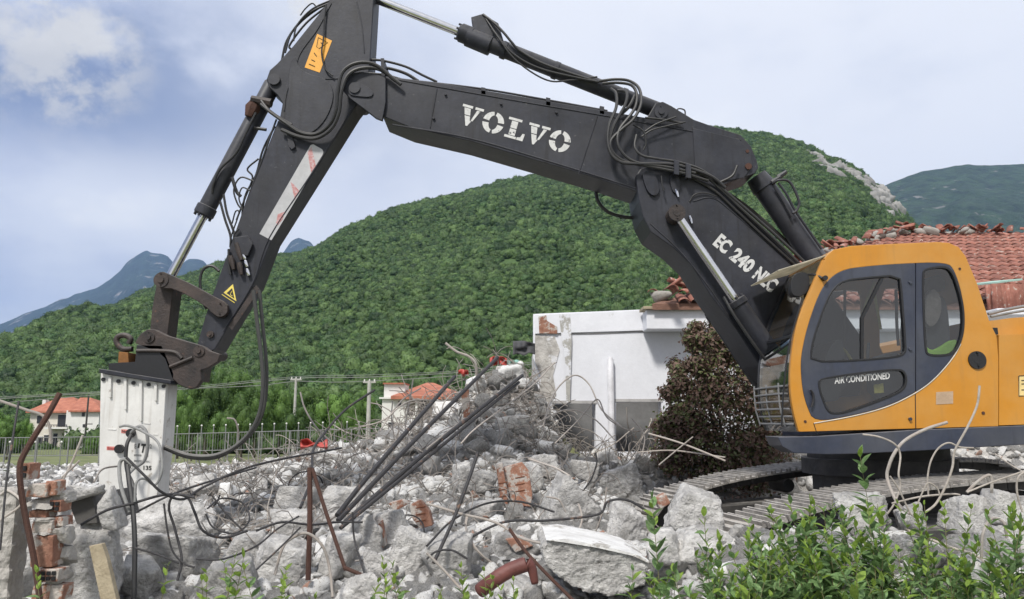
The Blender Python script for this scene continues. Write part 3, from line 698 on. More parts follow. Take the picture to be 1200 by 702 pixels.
plate('valve_block', [(274, 278), (290, 276), (296, 286), (290, 300), (276, 296)], YS0 - .05, YS0 - .005, paint, stk, bevel=.006)

# --- linkage, coupler and breaker
lk = plate('tipping_link', chaikin([(182, 322), (189, 317.5), (198, 321), (225, 333), (250, 347), (266, 355), (268, 366), (260, 373), (250, 369), (240, 358), (205, 338), (188, 338), (181, 331)], 1), YS0 - .07, YS0 - .02, paint_worn, exc, bevel=.006)
plate('link_arm', chaikin([(182, 322), (189, 317.5), (198, 321), (225, 333), (250, 347), (266, 355), (268, 366), (260, 373), (250, 369), (240, 358), (205, 338), (188, 338), (181, 331)], 1), YS1 + .02, YS1 + .07, paint_worn, lk, bevel=.006)
disc('pivot_pin', 189, 328, YS0 - .07, .075, YS0 - .10, YS1 + .1, paint_worn, lk, rim=1)
disc('pivot_pin', 259, 363, YS0 - .07, .072, YS0 - .09, YS0 - .06, paint_worn, lk, rim=1)
plate('bucket_link', [(183, 334), (203, 338), (200, 360), (196, 394), (186, 398), (175, 392), (178, 362)], 7.76, 7.98, paint_worn, exc, bevel=.008)
cp_pts = [(158, 402), (161, 396), (165, 391), (172, 386), (182, 386), (196, 393), (227, 402), (237, 405), (246, 411), (258, 415), (255, 424), (244, 431), (235, 434), (236, 446), (230, 454), (222, 456), (211, 452), (201, 443), (193, 421), (185, 413)]
cpl = plate('quick_coupler', cp_pts, YS0 - .13, YS0 - .05, paint_worn, exc, bevel=.008)
plate('side_plate', cp_pts, YS1 + .05, YS1 + .13, paint_worn, cpl, bevel=.008)
plate('web_plate', [(186, 404), (232, 412), (226, 446), (206, 440), (196, 420)], YS0 - .05, YS1 + .05, paint_worn, cpl)
for a in ((175, 395.5), (233.5, 411.5)): disc('pivot_pin', a[0], a[1], YS0 - .13, .055, YS0 - .17, YS1 + .17, paint_worn, cpl, rim=1)
hose('rib', [(160, 411), (186, 411), (205, 413), (213, 420)], YS0 - .14, .018, paint_worn, cpl)
hose('rib', [(199, 430), (226, 419)], YS0 - .14, .018, paint_worn, cpl)
hk = hose('lifting_hook', [(155, 409), (144, 409), (137, 402), (138, 395), (146, 393), (153, 397), (151, 403)], 7.7, .028, paint_worn, cpl, 10)
br = plate('breaker', [(118, 437), (193.5, 449), (192.5, 470), (189, 520), (184, 560), (182, 602), (115, 602), (116, 555)], 7.56, 7.62, breaker_m, exc, bevel=.004)
plate('housing', [(120, 438), (194, 449.5), (193, 470), (189.5, 520), (184.5, 560), (182, 602), (118, 602), (118, 555)], 7.62, 7.90, breaker_m, br, bevel=.012, Yt=7.62)
plate('top_flange', [(116, 432), (200, 445.5), (200, 450), (116, 437)], 7.50, 7.98, paint, br, bevel=.004)
plate('adapter_bracket', [(127, 433), (127, 426), (138, 425), (158, 424), (160, 404), (190, 405), (204, 438), (203, 446)], 7.58, 7.66, black_m, br, bevel=.006)
plate('adapter_bracket', [(127, 433), (127, 426), (138, 425), (158, 424), (160, 404), (190, 405), (204, 438), (203, 446)], 7.86, 7.94, black_m, br, bevel=.006)
plate('spacer_block', [(139, 412), (150, 413), (151, 429), (138, 427)], 7.60, 7.92, mat('rusty orange block', (.20, .085, .02), .8, vs=20, bump=.3), br, bevel=.006)
hose('rib', [(124, 436.3, 7.53), (198, 447.8, 7.53)], 7.53, .02, paint, br)
for x, y0, y1 in ((128.5, 441, 466), (146.5, 443, 480), (164.5, 446, 493.5), (182, 449, 470)):
    plate('stiffening_rib', [(x - 1.8, y0), (x + 1.8, y0 + .5), (x + 1.2, y1), (x - 1.2, y1)], 7.535, 7.565, breaker_m, br, bevel=.004)
hose('weld_seam', [(194, 452), (190, 515), (185, 560), (183, 600)], 7.56, .007, breaker_m, br, 6)
for i in range(5): disc('bolt_hole', 121.5 + i * 17.7, 444.7 + i * 2.0, 7.56, .019, 7.545, 7.57, black_m, br, 12)
for x, y, w_ in ((131, 502, 10), (182, 508, 6), (172, 495, 8)): plate('small_weld', [(x - w_ / 2, y), (x + w_ / 2, y + .8), (x + w_ / 2, y + 2.2), (x - w_ / 2, y + 1.4)], 7.555, 7.561, breaker_m, br)
for x, y in ((154.5, 507.5), (141, 526)): disc('hose_port', x, y, 7.56, .042, 7.52, 7.57, black_m, br, 20, rim=1)
disc('round_recess', 132, 586, 7.56, .05, 7.55, 7.565, concrete_dark, br, 20)
red_lab = mat('pink red label', (.60, .20, .17), .6, bump=0)
for x, y, w_, h_ in ((142.0, 503.0, 7.5, 5.0), (125.0, 523.0, 10.5, 4.8)):
    l_ = plate('port_label', [(x, y), (x + w_, y + .4), (x + w_, y + h_), (x, y + h_ - .4)], 7.557, 7.5598, red_lab, br)
text_part('lettering', 'No', (142.8, 507), (1, .05), (0, -1), 5.5, 3.2, 7.5555, black_ink, br, .03)
text_part('lettering', 'Ems', (126, 526.8), (1, .05), (0, -1), 8.5, 3.2, 7.5555, mat('dark red print', (.30, .05, .05), bump=0), br, .03)
text_part('lettering', 'UR', (152.3, 549.5), (1, .03), (.02, -1), 8, 5.2, 7.557, black_ink, br, .03)
text_part('lettering', '135', (168, 550.8), (1, .03), (.02, -1), 9.5, 5.2, 7.557, black_ink, br, .03)
text_part('lettering', 'I', (161, 525), (1, .05), (.2, -1), 2.0, 5.5, 7.557, black_ink, br, .04)
text_part('lettering', 'T', (163.6, 530.5), (1, .05), (.2, -1), 6.5, 10.5, 7.557, black_ink, br, .04)
for x in (157.5, 172.5, 175.5): text_part('lettering', 'E' if x < 160 else '2', (x, 525.5), (1, .05), (0, -1), 2.3, 5, 7.557, mat('grey print', (.16, .16, .16), bump=0), br)
for (x, y, w_) in ((157, 534.5, 9), (169, 535.2, 5), (157, 541.2, 9.5), (169, 542, 7)): text_part('lettering', 'BREAKER' if w_ > 8 else 'TEC', (x, y), (1, .03), (0, -1), w_, 2.2, 7.557, mat('grey print'), br)
# chisel below the housing
rod('chisel', P(152, 598, 7.84), P(151, 640, 7.84), [(0, .08), (.9, .08), (1, .02)], steel_rust, br, 16)

# --- hoses of the boom and stick
HO = [
 ([(396, 1), (376, 8), (352, 26), (336, 48), (330, 72)], 7.88, .013), ([(388, 3), (362, 16), (342, 38), (334, 62)], 7.8, .012), ([(382, 8), (358, 28), (340, 52), (341, 58)], 7.95, .012),
 ([(398, -2), (384, 2), (364, 12), (348, 30), (344, 48)], 7.75, .010), ([(372, 10), (366, 4), (358, 10), (352, 18)], 7.8, .008),
 ([(382, 6), (380, 24), (379, 46), (377, 62), (381, 80), (390, 89)], 7.68, .009), 
 ([(464, 95, 7.58), (440, 76, 7.56), (418, 74, 7.54), (402, 84, 7.54), (396, 104, 7.54), (394, 128, 7.56), (386, 146, 7.6), (370, 157, 7.63), (352, 155, 7.64), (335, 144, 7.64), (318, 132, 7.66), (306, 122, 7.7)], 7.6, .020),
 ([(470, 99, 7.58), (446, 82, 7.58), (424, 80, 7.56), (408, 88, 7.55), (400, 108, 7.55), (397, 132, 7.57), (388, 151, 7.6), (370, 162, 7.63), (350, 160, 7.64), (330, 152, 7.66)], 7.6, .020),
 ([(430, 70), (448, 71), (475, 78), (495, 88), (512, 96)], 7.75, .014), ([(434, 78), (455, 80), (475, 86), (490, 95)], 7.9, .018), ([(432, 86), (452, 88), (470, 93)], 7.7, .014),
 ([(324, 140), (316, 162), (307, 188), (298, 212), (290, 234), (281, 262), (272, 284)], 7.74, .011), ([(327, 142), (313, 178), (304, 204), (296, 222), (286, 250), (279, 272)], 7.8, .011),
 ([(322, 148), (308, 176), (300, 205), (288, 228), (284, 250), (286, 262)], 7.9, .012),
 ([(303, 186), (290, 198), (296, 208), (288, 230), (277, 258)], 7.8, .010), ([(297, 212), (282, 208), (274, 222), (278, 238), (284, 246)], 7.76, .009), ([(294, 224), (284, 220), (280, 232), (284, 244)], 7.76, .008),
 ([(272, 208), (277, 224), (282, 230)], 7.8, .018), ([(258, 236), (264, 258), (270, 276), (270, 290)], 7.8, .013), ([(262, 228), (266, 250), (274, 272), (276, 288)], 7.8, .013), 
 ([(270, 286), (272, 274), (280, 250), (276, 248), (272, 262)], 7.72, .008), ([(268, 292), (268, 310), (270, 322)], 7.68, .013), ([(276, 290), (274, 276), (280, 268)], 7.68, .01),
 ([(300, 132, 7.74), (288, 156, 7.74), (276, 180, 7.74), (258, 198, 7.75), (250, 216, 7.76), (249, 226, 7.78)], 7.75, .014), ([(298, 150), (312, 152)], 7.8, .018),
 ([(257, 318), (249, 312), (240, 314), (235, 324), (235, 338), (238, 348)], 7.8, .015), ([(238, 354), (242, 362)], 7.74, .016),
 ([(306, 118, 7.70), (316, 130, 7.66), (328, 138, 7.66), (342, 146, 7.66)], 7.66, .013),
]
for a in HO: hose('hose', a[0], a[1], a[2], rubber, stk)
plate('hose_clamp', [(446, 68), (450, 68), (451, 92), (447, 92)], 7.66, 8.05, paint, ub, bevel=.003)
HB = [
 ([(566, 17, 7.8), (578, 26, 7.76), (590, 38, 7.74), (600, 50, 7.74), (610, 60, 7.76), (640, 76, 7.76), (700, 96, 7.76)], .014), ([(568, 20, 7.8), (584, 44, 7.74), (600, 66, 7.74), (622, 84, 7.75), (645, 95, 7.76), (668, 94, 7.76), (700, 90, 7.76)], .009),
 ([(576, 34, 7.76), (600, 62, 7.74), (632, 80, 7.74), (680, 92, 7.75), (702, 96, 7.76)], .012),
 ([(702, 95, 7.72), (722, 93, 7.7), (738, 95, 7.68), (749, 104, 7.62), (751, 122, 7.56), (742, 140, 7.52), (728, 152, 7.5), (716, 165, 7.5), (718, 178, 7.5), (732, 189, 7.5), (760, 195, 7.5), (800, 203, 7.5), (830, 212, 7.52)], .016),
 ([(706, 98, 7.72), (724, 97, 7.7), (740, 100, 7.68), (746, 110, 7.62), (745, 124, 7.56), (738, 136, 7.52), (726, 152, 7.5), (724, 168, 7.49), (732, 182, 7.49), (748, 191, 7.49), (782, 196, 7.5), (815, 203, 7.5)], .016),
 ([(716, 104, 7.7), (722, 110, 7.62), (722, 126, 7.56), (714, 146, 7.52), (712, 164, 7.5), (716, 180, 7.49), (728, 190, 7.49), (750, 192, 7.49), (790, 193, 7.5), (830, 205, 7.5), (850, 220, 7.52)], .017),
 ([(724, 106, 7.7), (734, 108, 7.62), (733, 122, 7.56), (720, 146, 7.52), (713, 168, 7.51)], .017), ([(728, 134, 7.6), (738, 124, 7.58), (744, 112, 7.6)], .018),
 ([(756, 138, 7.6), (775, 140, 7.6), (800, 144, 7.6)], .012), ([(756, 154, 7.58), (770, 145, 7.57), (792, 137, 7.58)], .009), ([(752, 160, 7.58), (765, 152, 7.57), (785, 147, 7.57), (803, 143, 7.58)], .008),
 ([(742, 146, 7.58), (754, 154, 7.57), (757, 168, 7.57), (754, 176, 7.58)], .009), ([(746, 158, 7.56), (744, 172, 7.53), (752, 182, 7.51), (770, 186, 7.5), (795, 190, 7.5), (820, 198, 7.5), (838, 210, 7.51)], .013),
 ([(792, 138, 7.87), (794, 128, 7.87), (802, 129, 7.87), (803, 136, 7.87)], .008),
 ([(790, 192, 7.54), (815, 197, 7.54), (835, 208, 7.54), (850, 224, 7.53), (880, 250, 7.54), (915, 281, 7.54), (950, 314, 7.54)], .016),
 ([(800, 199, 7.54), (825, 206, 7.54), (845, 222, 7.54), (870, 246, 7.54), (905, 278, 7.54), (944, 316, 7.54)], .016),
 ([(810, 208, 7.56), (838, 224, 7.56), (862, 246, 7.56), (896, 278, 7.56), (936, 314, 7.56)], .014),
 ([(804, 206, 7.9), (840, 220, 7.9), (872, 240, 7.95), (905, 268, 7.95), (948, 308, 7.95)], .022),
 ([(808, 236, 7.57), (814, 228, 7.56), (826, 226, 7.56), (840, 230, 7.56)], .006), ([(775, 206, 7.5), (776, 216, 7.5), (778, 224, 7.5)], .008),
 ([(698, 222, 8.1), (701, 236, 8.1), (712, 248, 8.1), (730, 254, 8.1), (752, 256, 8.1)], .020),
 ([(843, 214, 7.58), (858, 206, 7.57), (864, 194, 7.57)], .012),
]
for a in HB: hose('hose', a[0], 7.6, a[1], rubber, lb)
for x, y in ((793, 196), (807, 200)): plate('hose_clamp', [(x - 3, y - 9), (x + 3, y - 7), (x + 3, y + 9), (x - 3, y + 8)], 7.46, 7.52, paint, lb, bevel=.003)
for pl in ([(470, 93), (560, 103.5), (640, 117), (712, 130)], [(480, 97), (560, 108), (640, 121.5), (715, 134)]): hose('pipe', pl, 7.68, .012, paint, ub)
for x, y in ((564, 104), (703, 126), (640, 116)): plate('pipe_clamp', [(x, y - 2), (x + 5, y - 1), (x + 5, y + 8), (x, y + 7)], 7.64, 7.72, paint, ub)
dh = [(297, 340), (301, 375), (306, 415), (308, 448), (305, 480), (294, 505), (276, 523), (255, 533), (235, 535), (215, 532), (193, 523)]
for dx, rr_ in ((0, .020), (7, .019)):
    hose('breaker_hose', [(x + dx * max(0, 1 - i / 8), y + (0 if i < 7 else dx * .3), 7.60 + dx * .012) for i, (x, y) in enumerate(dh)], 7.6, rr_, mat('grey black hose', (.045, .045, .042), .55, bump=.1, dust=(DUST, .5)), exc)
hose('breaker_hose', [(154, 507, 7.5), (160, 501, 7.42), (166, 500, 7.4), (172, 508, 7.4), (173, 524, 7.42), (169, 540, 7.44), (158, 548, 7.45), (150, 556, 7.4)], 7.5, .016, mat('dusty grey hose', (.24, .24, .235), .7, bump=.2), exc)
hose('breaker_hose', [(154, 509, 7.5), (149, 520, 7.44), (147.5, 535, 7.42), (149, 552, 7.4), (155, 566, 7.3), (158, 580, 7.2)], 7.5, .018, rubber, exc)

# --- cab
cab_front = [(938, 506), (931, 482), (927.5, 455), (928, 421), (935, 375), (952, 338), (966, 304)]
cab_out = [(938, 506), (931, 482), (927.5, 455), (928, 421), (935, 375), (952, 338), (965, 308), (969, 299), (976, 293), (998, 288.5), (1050, 286), (1098, 284), (1112, 285), (1123, 290), (1131, 300), (1145, 332), (1160, 378), (1168, 394), (1170, 420), (1170, 499.5)]
dark = chaikin([(954, 495), (945, 475), (940, 455), (938, 425), (941, 405), (947, 380), (960, 343), (972, 326), (988, 316), (1010, 312.5), (1052, 309), (1110, 307), (1119, 317), (1128, 346), (1131, 378), (1127, 398), (1116, 420), (1094, 445), (1073, 460), (1041, 476), (1000, 487)], 2)
win_d = chaikin([(951, 423), (952, 408), (957, 388), (970, 352), (979, 337), (990, 329.5), (1010, 326.5), (1054, 323), (1056, 340), (1061, 405), (1060, 414), (1051, 417.5), (1000, 422)], 1)
win_r = chaikin([(1082, 320), (1086, 315.5), (1107.6, 312.5), (1116, 319), (1124, 340), (1129, 364), (1128.5, 390), (1121, 410), (1112, 415.5), (1090, 416), (1085, 411)], 2)
win_l = chaikin([(959, 449), (965, 443.5), (1052, 432.5), (1061, 437), (1062, 451), (1052, 461), (995, 481.7), (976, 484.5), (969, 479)], 2)
cab = plate('cab', cab_out, YC0, YC0 + .05, yellow, exc, holes=[dark], bevel=.006)
def side_w(px, py, Y=YC0): q = P(px, py, Y); return (q.x, q.z)
def splitx(poly, x, keep):
    """part of a polygon left/right of pixel x"""
    o = []; n = len(poly)
    for i in range(n):
        a, b = poly[i], poly[(i + 1) % n]; ia = (a[0] <= x) == keep; ib = (b[0] <= x) == keep
        if ia: o.append(a)
        if ia != ib: t = (x - a[0]) / (b[0] - a[0]); o.append((x, a[1] + (b[1] - a[1]) * t))
    return o
dk = grow(dark, -.15)
door = plate('door', splitx(dk, 1072.6, True), YC0 - .004, YC0 + .045, navy, cab, holes=[win_d, win_l], bevel=.003)
qp = plate('quarter_panel', splitx(dk, 1073.6, False), YC0 - .004, YC0 + .045, navy, cab, holes=[win_r], bevel=.003)
hose('white_pinstripe', [p for p in chaikin([(954, 496), (1000, 488), (1041, 477), (1073, 461), (1094, 446), (1117, 420), (1126, 403)], 2, False)], YC0 - .003, .004, mat('white paint line', (.6, .58, .52), bump=0), cab, 6, 2)
hose('panel_gap', [(1072.6, 462), (1073.2, 503)], YC0 - .001, .004, black_m, cab, 6)
hose('panel_gap', [(953.5, 496), (958, 510)], YC0 - .001, .0035, black_m, cab, 6)
for wn, par in ((win_d, door), (win_l, door), (win_r, qp)):
    plate('window_seal', grow(wn, 1.9), YC0 - .010, YC0 + .02, black_m, par, holes=[grow(wn, -.5)], bevel=.003)
    plate('window_glass', wn, YC0 + .012, YC0 + .018, glass_m, par)
plate('window_bar', [(1032, 326), (1036, 326), (1012.5, 373), (1012, 421), (1009, 421), (1009, 372)], YC0 - .002, YC0 + .03, black_m, door)
text_part('lettering', 'AIR CONDITIONED', (978, 450), (math.cos(R(-5.2)), math.sin(R(-5.2))), (-.02, -1), 65, 8.0, YC0 + .008, white_letters, door, .03)
hose('door_handle', [(950, 457), (953, 462), (953, 470), (951, 477)], YC0 - .03, .010, black_m, door, 8)
for y in (333, 411, 493): disc('hinge', 1066, y - 2, YC0, .014, YC0 - .02, YC0 + .0, navy, door, 10)
disc('round_vent', 1144.6, 422, YC0, .077, YC0 - .015, YC0 + .02, black_m, cab, 28, rim=1)
plate('data_plate', [(1097, 459.5), (1117, 458.5), (1117, 473), (1097, 474)], YC0 - .003, YC0 - .0002, mat('tan plate', (.42, .30, .20), .6, bump=0), cab)
disc('bolt', 1124.5, 315, YC0, .011, YC0 - .006, YC0 + .02, steel_rust, cab, 8)
disc('bolt', 1152, 484, YC0, .014, YC0 - .006, YC0 + .02, steel_rust, cab, 8)
disc('bolt', 943.5, 494, YC0, .012, YC0 - .006, YC0 + .02, steel_rust, cab, 8)
# far side, roof, rear wall, floor
def far(l): return [side_w(*q) for q in l]
def plateW(name, ptsW, Y0, Y1, m, parent, holesW=(), bevel=0):
    V, F = prism3([Vector((x, Y0, z)) for x, z in ptsW], [Vector((x, Y1, z)) for x, z in ptsW], [[Vector((x, Y0, z)) for x, z in h] for h in holesW], [[Vector((x, Y1, z)) for x, z in h] for h in holesW])
    return fixn(obj(name, V, F, m, parent, False, bevel))
fwin = far(chaikin([(948, 455), (950, 405), (966, 350), (990, 325), (1056, 320), (1062, 330), (1064, 455), (1056, 462), (956, 464)], 1))
fwin2 = far(chaikin([(1084, 320), (1114, 318), (1126, 345), (1130, 420), (1086, 420)], 1))
plateW('far_side_panel', far(cab_out), YC1 - .05, YC1, yellow, cab, [fwin, fwin2], .006)
roofp = [(966, 303), (970, 297.5), (977, 292.5), (998, 288), (1050, 285.5), (1098, 283.5), (1112, 284.5), (1123.5, 289.5), (1131.5, 300), (1145, 332)]
solidY('roof_shell', ribbon([side_w(*q) for q in roofp], -.035), YC0 + .002, YC1 - .002, yellow, cab, .012)
rear = [(1145, 332), (1150, 348)], [(1158, 372), (1160, 378), (1168, 394), (1170, 420), (1170, 499)]
for r_ in rear: solidY('rear_panel', ribbon([side_w(*q) for q in r_], -.04), YC0 + .05, YC1 - .05, yellow, cab)
solidY('headliner', ribbon([side_w(*q) for q in [(975, 303), (1000, 297), (1100, 293), (1122, 302)]], -.02), YC0 + .06, YC1 - .06, black_m, cab)
solidY('cab_floor', [side_w(*q) for q in [(940, 495), (1165, 495), (1165, 503), (940, 505)]], YC0 + .05, YC1 - .05, black_m, cab)
# windscreen: upper and lower pane across the front, pillars on both sides, guard bars low down
fr = chaikin(cab_front, 2, False)
frw = [side_w(*q) for q in fr]
def cross(name, ptsW, Ya, Yb, m, t, parent=cab): return solidY(name, ribbon(ptsW, t), Ya, Yb, m, parent)
cross('windscreen', frw, YC0 + .05, YC1 - .05, glass_front, .008)
for y0, y1 in ((YC0 - .002, YC0 + .05), (YC1 - .05, YC1 + .002)): solidY('front_pillar', ribbon([(x - .012, z) for x, z in frw], -.05), y0 + .003, y1 - .003, yellow if y0 < 7 else black_m, cab, .004)
for y0 in (YC0 + .05, YC1 - .075): cross('windscreen_seal', [(x - .008, z) for x, z in frw], y0, y0 + .025, black_m, -.02)
i_ = min(range(len(fr)), key=lambda k: abs(fr[k][1] - 390)); x_, z_ = frw[i_]
mb = MB(); mb.add(*box(x_ - .02, x_ + .012, YC0 + .05, YC1 - .05, z_ - .012, z_ + .012)); mb.obj('windscreen_rail', black_m, cab)
gb = []
for k, py in enumerate((452, 461, 470, 479, 488, 497)):
    i_ = min(range(len(fr)), key=lambda q: abs(fr[q][1] - py)); x_, z_ = side_w(fr[i_][0], py)
    a = Vector((x_ - .03, YC0 + .03, z_)); b = Vector((x_ - .03, YC1 - .02, z_)); m_ = (a + b) / 2 + Vector((-.05, 0, 0))
    o = obj('guard_bar', *tube(catmull([a, a + Vector((-.04, .1, 0)), m_, b + Vector((-.04, -.1, 0)), b], 4), .0085, 6), mat('galvanised bar', (.24, .24, .24), .5, .3), cab); smooth_sides(o)
for yy in (YC0 + .12, YC0 + .45, YC1 - .1):
    ptsb = [Vector((side_w(fr[min(range(len(fr)), key=lambda q: abs(fr[q][1] - py))][0], py)[0] - .075, yy, side_w(930, py)[1])) for py in (448, 465, 480, 500)]
    smooth_sides(obj('guard_bar', *tube(catmull(ptsb, 4), .008, 6), mat('galvanised bar'), cab))
# wiper, visor, mirror
x_, z_ = side_w(930, 445)
hose('wiper_arm', [(916, 500, 6.62), (919, 450, 6.62), (926, 400, 6.64), (940, 350, 6.66)], 6.6, .008, black_m, cab, 6)
vis = [side_w(967, 300), side_w(972, 295)]
mbv = MB(); vx, vz = side_w(969, 298); f0 = P(905, 321, 7.3)
visor_m = mat('dirty cream visor', (.66, .62, .52), .7, vs=9, var=.25, bump=.1, trans=.55)
mbv.add([(vx, YC0 + .02, vz), (vx - .42, YC0 + .05, vz - .13), (vx - .42, YC1 - .05, vz - .13), (vx, YC1 - .02, vz), (vx, YC0 + .02, vz - .012), (vx - .42, YC0 + .05, vz - .142), (vx - .42, YC1 - .05, vz - .142), (vx, YC1 - .02, vz - .012)],
        [(0, 1, 2, 3), (7, 6, 5, 4), (0, 4, 5, 1), (1, 5, 6, 2), (2, 6, 7, 3), (3, 7, 4, 0)])
mbv.obj('sun_visor', visor_m, cab, bevel=.004)
mi = plate('mirror', chaikin([(930, 320), (946, 318), (950, 330), (945, 346), (929, 348), (926, 334)], 2), 6.72, 6.80, black_m, cab, bevel=.01)
hose('mirror_arm', [(943, 322, 6.75), (955, 322, 6.68), (966, 327, 6.62)], 6.7, .010, black_m, mi); disc('mirror_clamp', 966.5, 326, 6.62, .022, 6.60, 6.65, black_m, mi, 12)
# inside: seat, backrest, levers, jacket, vest
seat_m = mat('grey seat cloth', (.05, .05, .055), .9, vs=20, bump=.2)
plate('seat', chaikin([(1046, 432), (1100, 430), (1108, 448), (1100, 462), (1046, 462), (1040, 446)], 2), 6.88, 7.32, seat_m, cab, bevel=.03)
plate('backrest', chaikin([(1090, 440), (1084, 400), (1086, 352), (1100, 344), (1110, 352), (1114, 400), (1114, 444)], 2), 6.86, 7.32, seat_m, cab, bevel=.04)
plate('headrest', chaikin([(1090, 340), (1088, 325), (1100, 321), (1108, 328), (1108, 342)], 2), 6.98, 7.2, seat_m, cab, bevel=.02)
jk = plate('jacket', chaikin([(1086, 345), (1094, 337), (1102, 346), (1104, 362), (1100, 376), (1092, 384), (1084, 378), (1084, 360)], 2), 6.80, 6.86, mat('grey brown jacket', (.20, .165, .15), .9, bump=.5, bs=15), cab, bevel=.012)
plate('reflective_vest', chaikin([(1084, 405), (1092, 411), (1104, 407), (1120, 396), (1122, 403), (1112, 416), (1088, 420), (1083, 414)], 2), 6.76, 6.84, mat('yellow green vest', (.35, .62, .06), .7, bump=.4, bs=25), cab, bevel=.008)
plate('control_console', chaikin([(1020, 420), (1048, 412), (1062, 418), (1062, 470), (1022, 470)], 1), 6.76, 6.86, black_m, cab, bevel=.01)
plate('dashboard', chaikin([(950, 470), (960, 436), (975, 400), (990, 396), (992, 470)], 1), 6.95, 7.35, black_m, cab, bevel=.01)
for a, m_ in (([(1018, 402, 6.80), (1017, 418, 6.80), (1020, 440, 6.80)], black_m), ([(1050, 340, 6.9), (1051, 380, 6.9), (1053, 405, 6.9)], black_m), ([(1025, 330, 7.4), (1016, 352, 7.4), (1010, 372, 7.4)], mat('yellow lever', (.62, .52, .10), .5, bump=0)),
              ([(1025, 345, 7.2), (1028, 362, 7.2), (1032, 386, 7.2)], mat('yellow lever')), ([(960, 420, 7.2), (985, 408, 7.2), (1000, 425, 7.2)], mat('yellow lever')), ([(990, 340, 7.45), (990, 440, 7.45)], black_m)):
    hose('control_lever', a, 6.9, .014, m_, cab, 8)
plate('yellow_sticker', [(1024, 451), (1035, 449), (1036, 460), (1025, 461)], 6.74, 6.75, mat('yellow lever'), cab)

# --- revolving platform
sk = [(911, 512), (958, 511), (1073, 503.6), (1200, 498.5), (1420, 490), (1420, 515), (1200, 521), (1100, 527), (1000, 532), (966, 532.5), (930, 531), (916, 523)]
skw = [side_w(*q) for q in sk]
plat = solidY('revolving_platform', skw, YC0 - .01, 6.98, navy, exc, .015)
solidY('rear_deck', [side_w(*q) for q in [(1036, 505), (1420, 489.5), (1420, 514), (1200, 520), (1036, 529)]], 6.99, 9.15, navy, plat, .01)
body = far([(1170.8, 392.5), (1186, 392), (1420, 386), (1420, 489.5), (1200, 497.5), (1170.8, 498.5)])
eb = solidY('engine_housing', body, YC0, 9.1, yellow, exc, .02)
solidY('hood', far([(1161, 391.5), (1163, 380), (1170, 373.5), (1200, 369.5), (1400, 355), (1400, 385.5), (1186, 391.2)]), YC0 + .18, 8.9, yellow, eb, .03)
hose('handrail', [(1161, 371, 6.9), (1200, 364, 6.9), (1300, 350, 6.9)], 6.9, .012, mat('galvanised bar'), eb)
hose('handrail', [(1158, 368, 7.6), (1200, 359, 7.6), (1300, 345, 7.6)], 6.9, .016, mat('galvanised bar'), eb)
plate('rubber_block', [(1162, 384), (1169, 384), (1170, 392), (1163, 392)], YC0 + .01, YC0 + .15, black_m, eb)
wl = plate('warning_label', [(1193.5, 440), (1215, 439), (1215, 463.5), (1193.5, 464.5)], YC0 - .003, YC0 - .0002, mat('cream label', (.72, .55, .24), bump=0), eb)
for a in ([(1194, 440.5), (1214, 439.5), (1214, 463), (1194, 464), (1194, 440.5)], [(1197, 446), (1204, 445.6)], [(1197, 450), (1205, 449.6)], [(1197, 457), (1207, 456.5)]): hose('label_print', a, YC0 - .004, .004, black_ink, wl, 5, 1)
rod('slewing_ring', Vector((3.70, 7.95, .78)), Vector((3.70, 7.95, side_w(1000, 531)[1] + .02)), [(0, .62), (.55, .62), (.551, .72), (.8, .72), (.801, .66), (1, .66)], frame_m, exc, 48)

# --- undercarriage
PSI = R(14.0); dT = Vector((math.cos(PSI), math.sin(PSI), 0)); nT = Vector((math.sin(PSI), -math.cos(PSI), 0))
C0 = Vector((3.70, 7.95, 0))
# side profile of one track in (along, z): top run droops to the front
def track_path(n=400):
    pts = [(-2.15, .86), (-1.6, .985), (-1.0, 1.07), (-.3, 1.13), (.6, 1.16), (1.6, 1.165), (1.95, 1.14)]
    top = catmull([Vector((a, 0, z)) for a, z in pts], 12)
    def arc(cx, cz, r, a0, a1, k=14): return [Vector((cx + r * math.cos(R(a0 + (a1 - a0) * i / k)), 0, cz + r * math.sin(R(a0 + (a1 - a0) * i / k)))) for i in range(k + 1)]
    loop = top + arc(1.95, .72, .42, 88, -88) + arc(-2.12, .44, .42, -92, -262)
    return loop
tp = track_path()
seglen = [(tp[(i + 1) % len(tp)] - tp[i]).length for i in range(len(tp))]; TL = sum(seglen)
def along(s):
    s %= TL; i = 0
    while s > seglen[i]: s -= seglen[i]; i = (i + 1) % len(tp)
    a, b = tp[i], tp[(i + 1) % len(tp)]; t = s / seglen[i]; return a + (b - a) * t, (b - a).normalized()
pitch = TL / round(TL / .19)
def shoe_mesh(wd):
    mb = MB(); h = wd / 2
    mb.add(*box(-pitch * .47, pitch * .47, -h, h, -.012, .006))
    for k in (-.40, 0, .38):
        x = pitch * k; V = [(x - .013, -h, .006), (x + .013, -h, .006), (x + .007, -h, .036), (x - .007, -h, .036)]; V += [(a, h, c_) for a, _, c_ in V]
        mb.add(V, [(0, 1, 2, 3), (7, 6, 5, 4), (0, 4, 5, 1), (1, 5, 6, 2), (2, 6, 7, 3), (3, 7, 4, 0)])
    me = mesh('shoe', mb.v, mb.f, shoe_m); bm = bmesh.new(); bm.from_mesh(me); bmesh.ops.recalc_face_normals(bm, faces=bm.faces); bm.to_mesh(me); bm.free(); return me
def link_mesh():
    mb = MB()
    mb.add(*box(-pitch * .48, pitch * .48, -.12, .12, -.10, -.012))
    return mesh('chain_link', mb.v, mb.f, frame_m)
shm, lkm = shoe_mesh(.60), link_mesh()
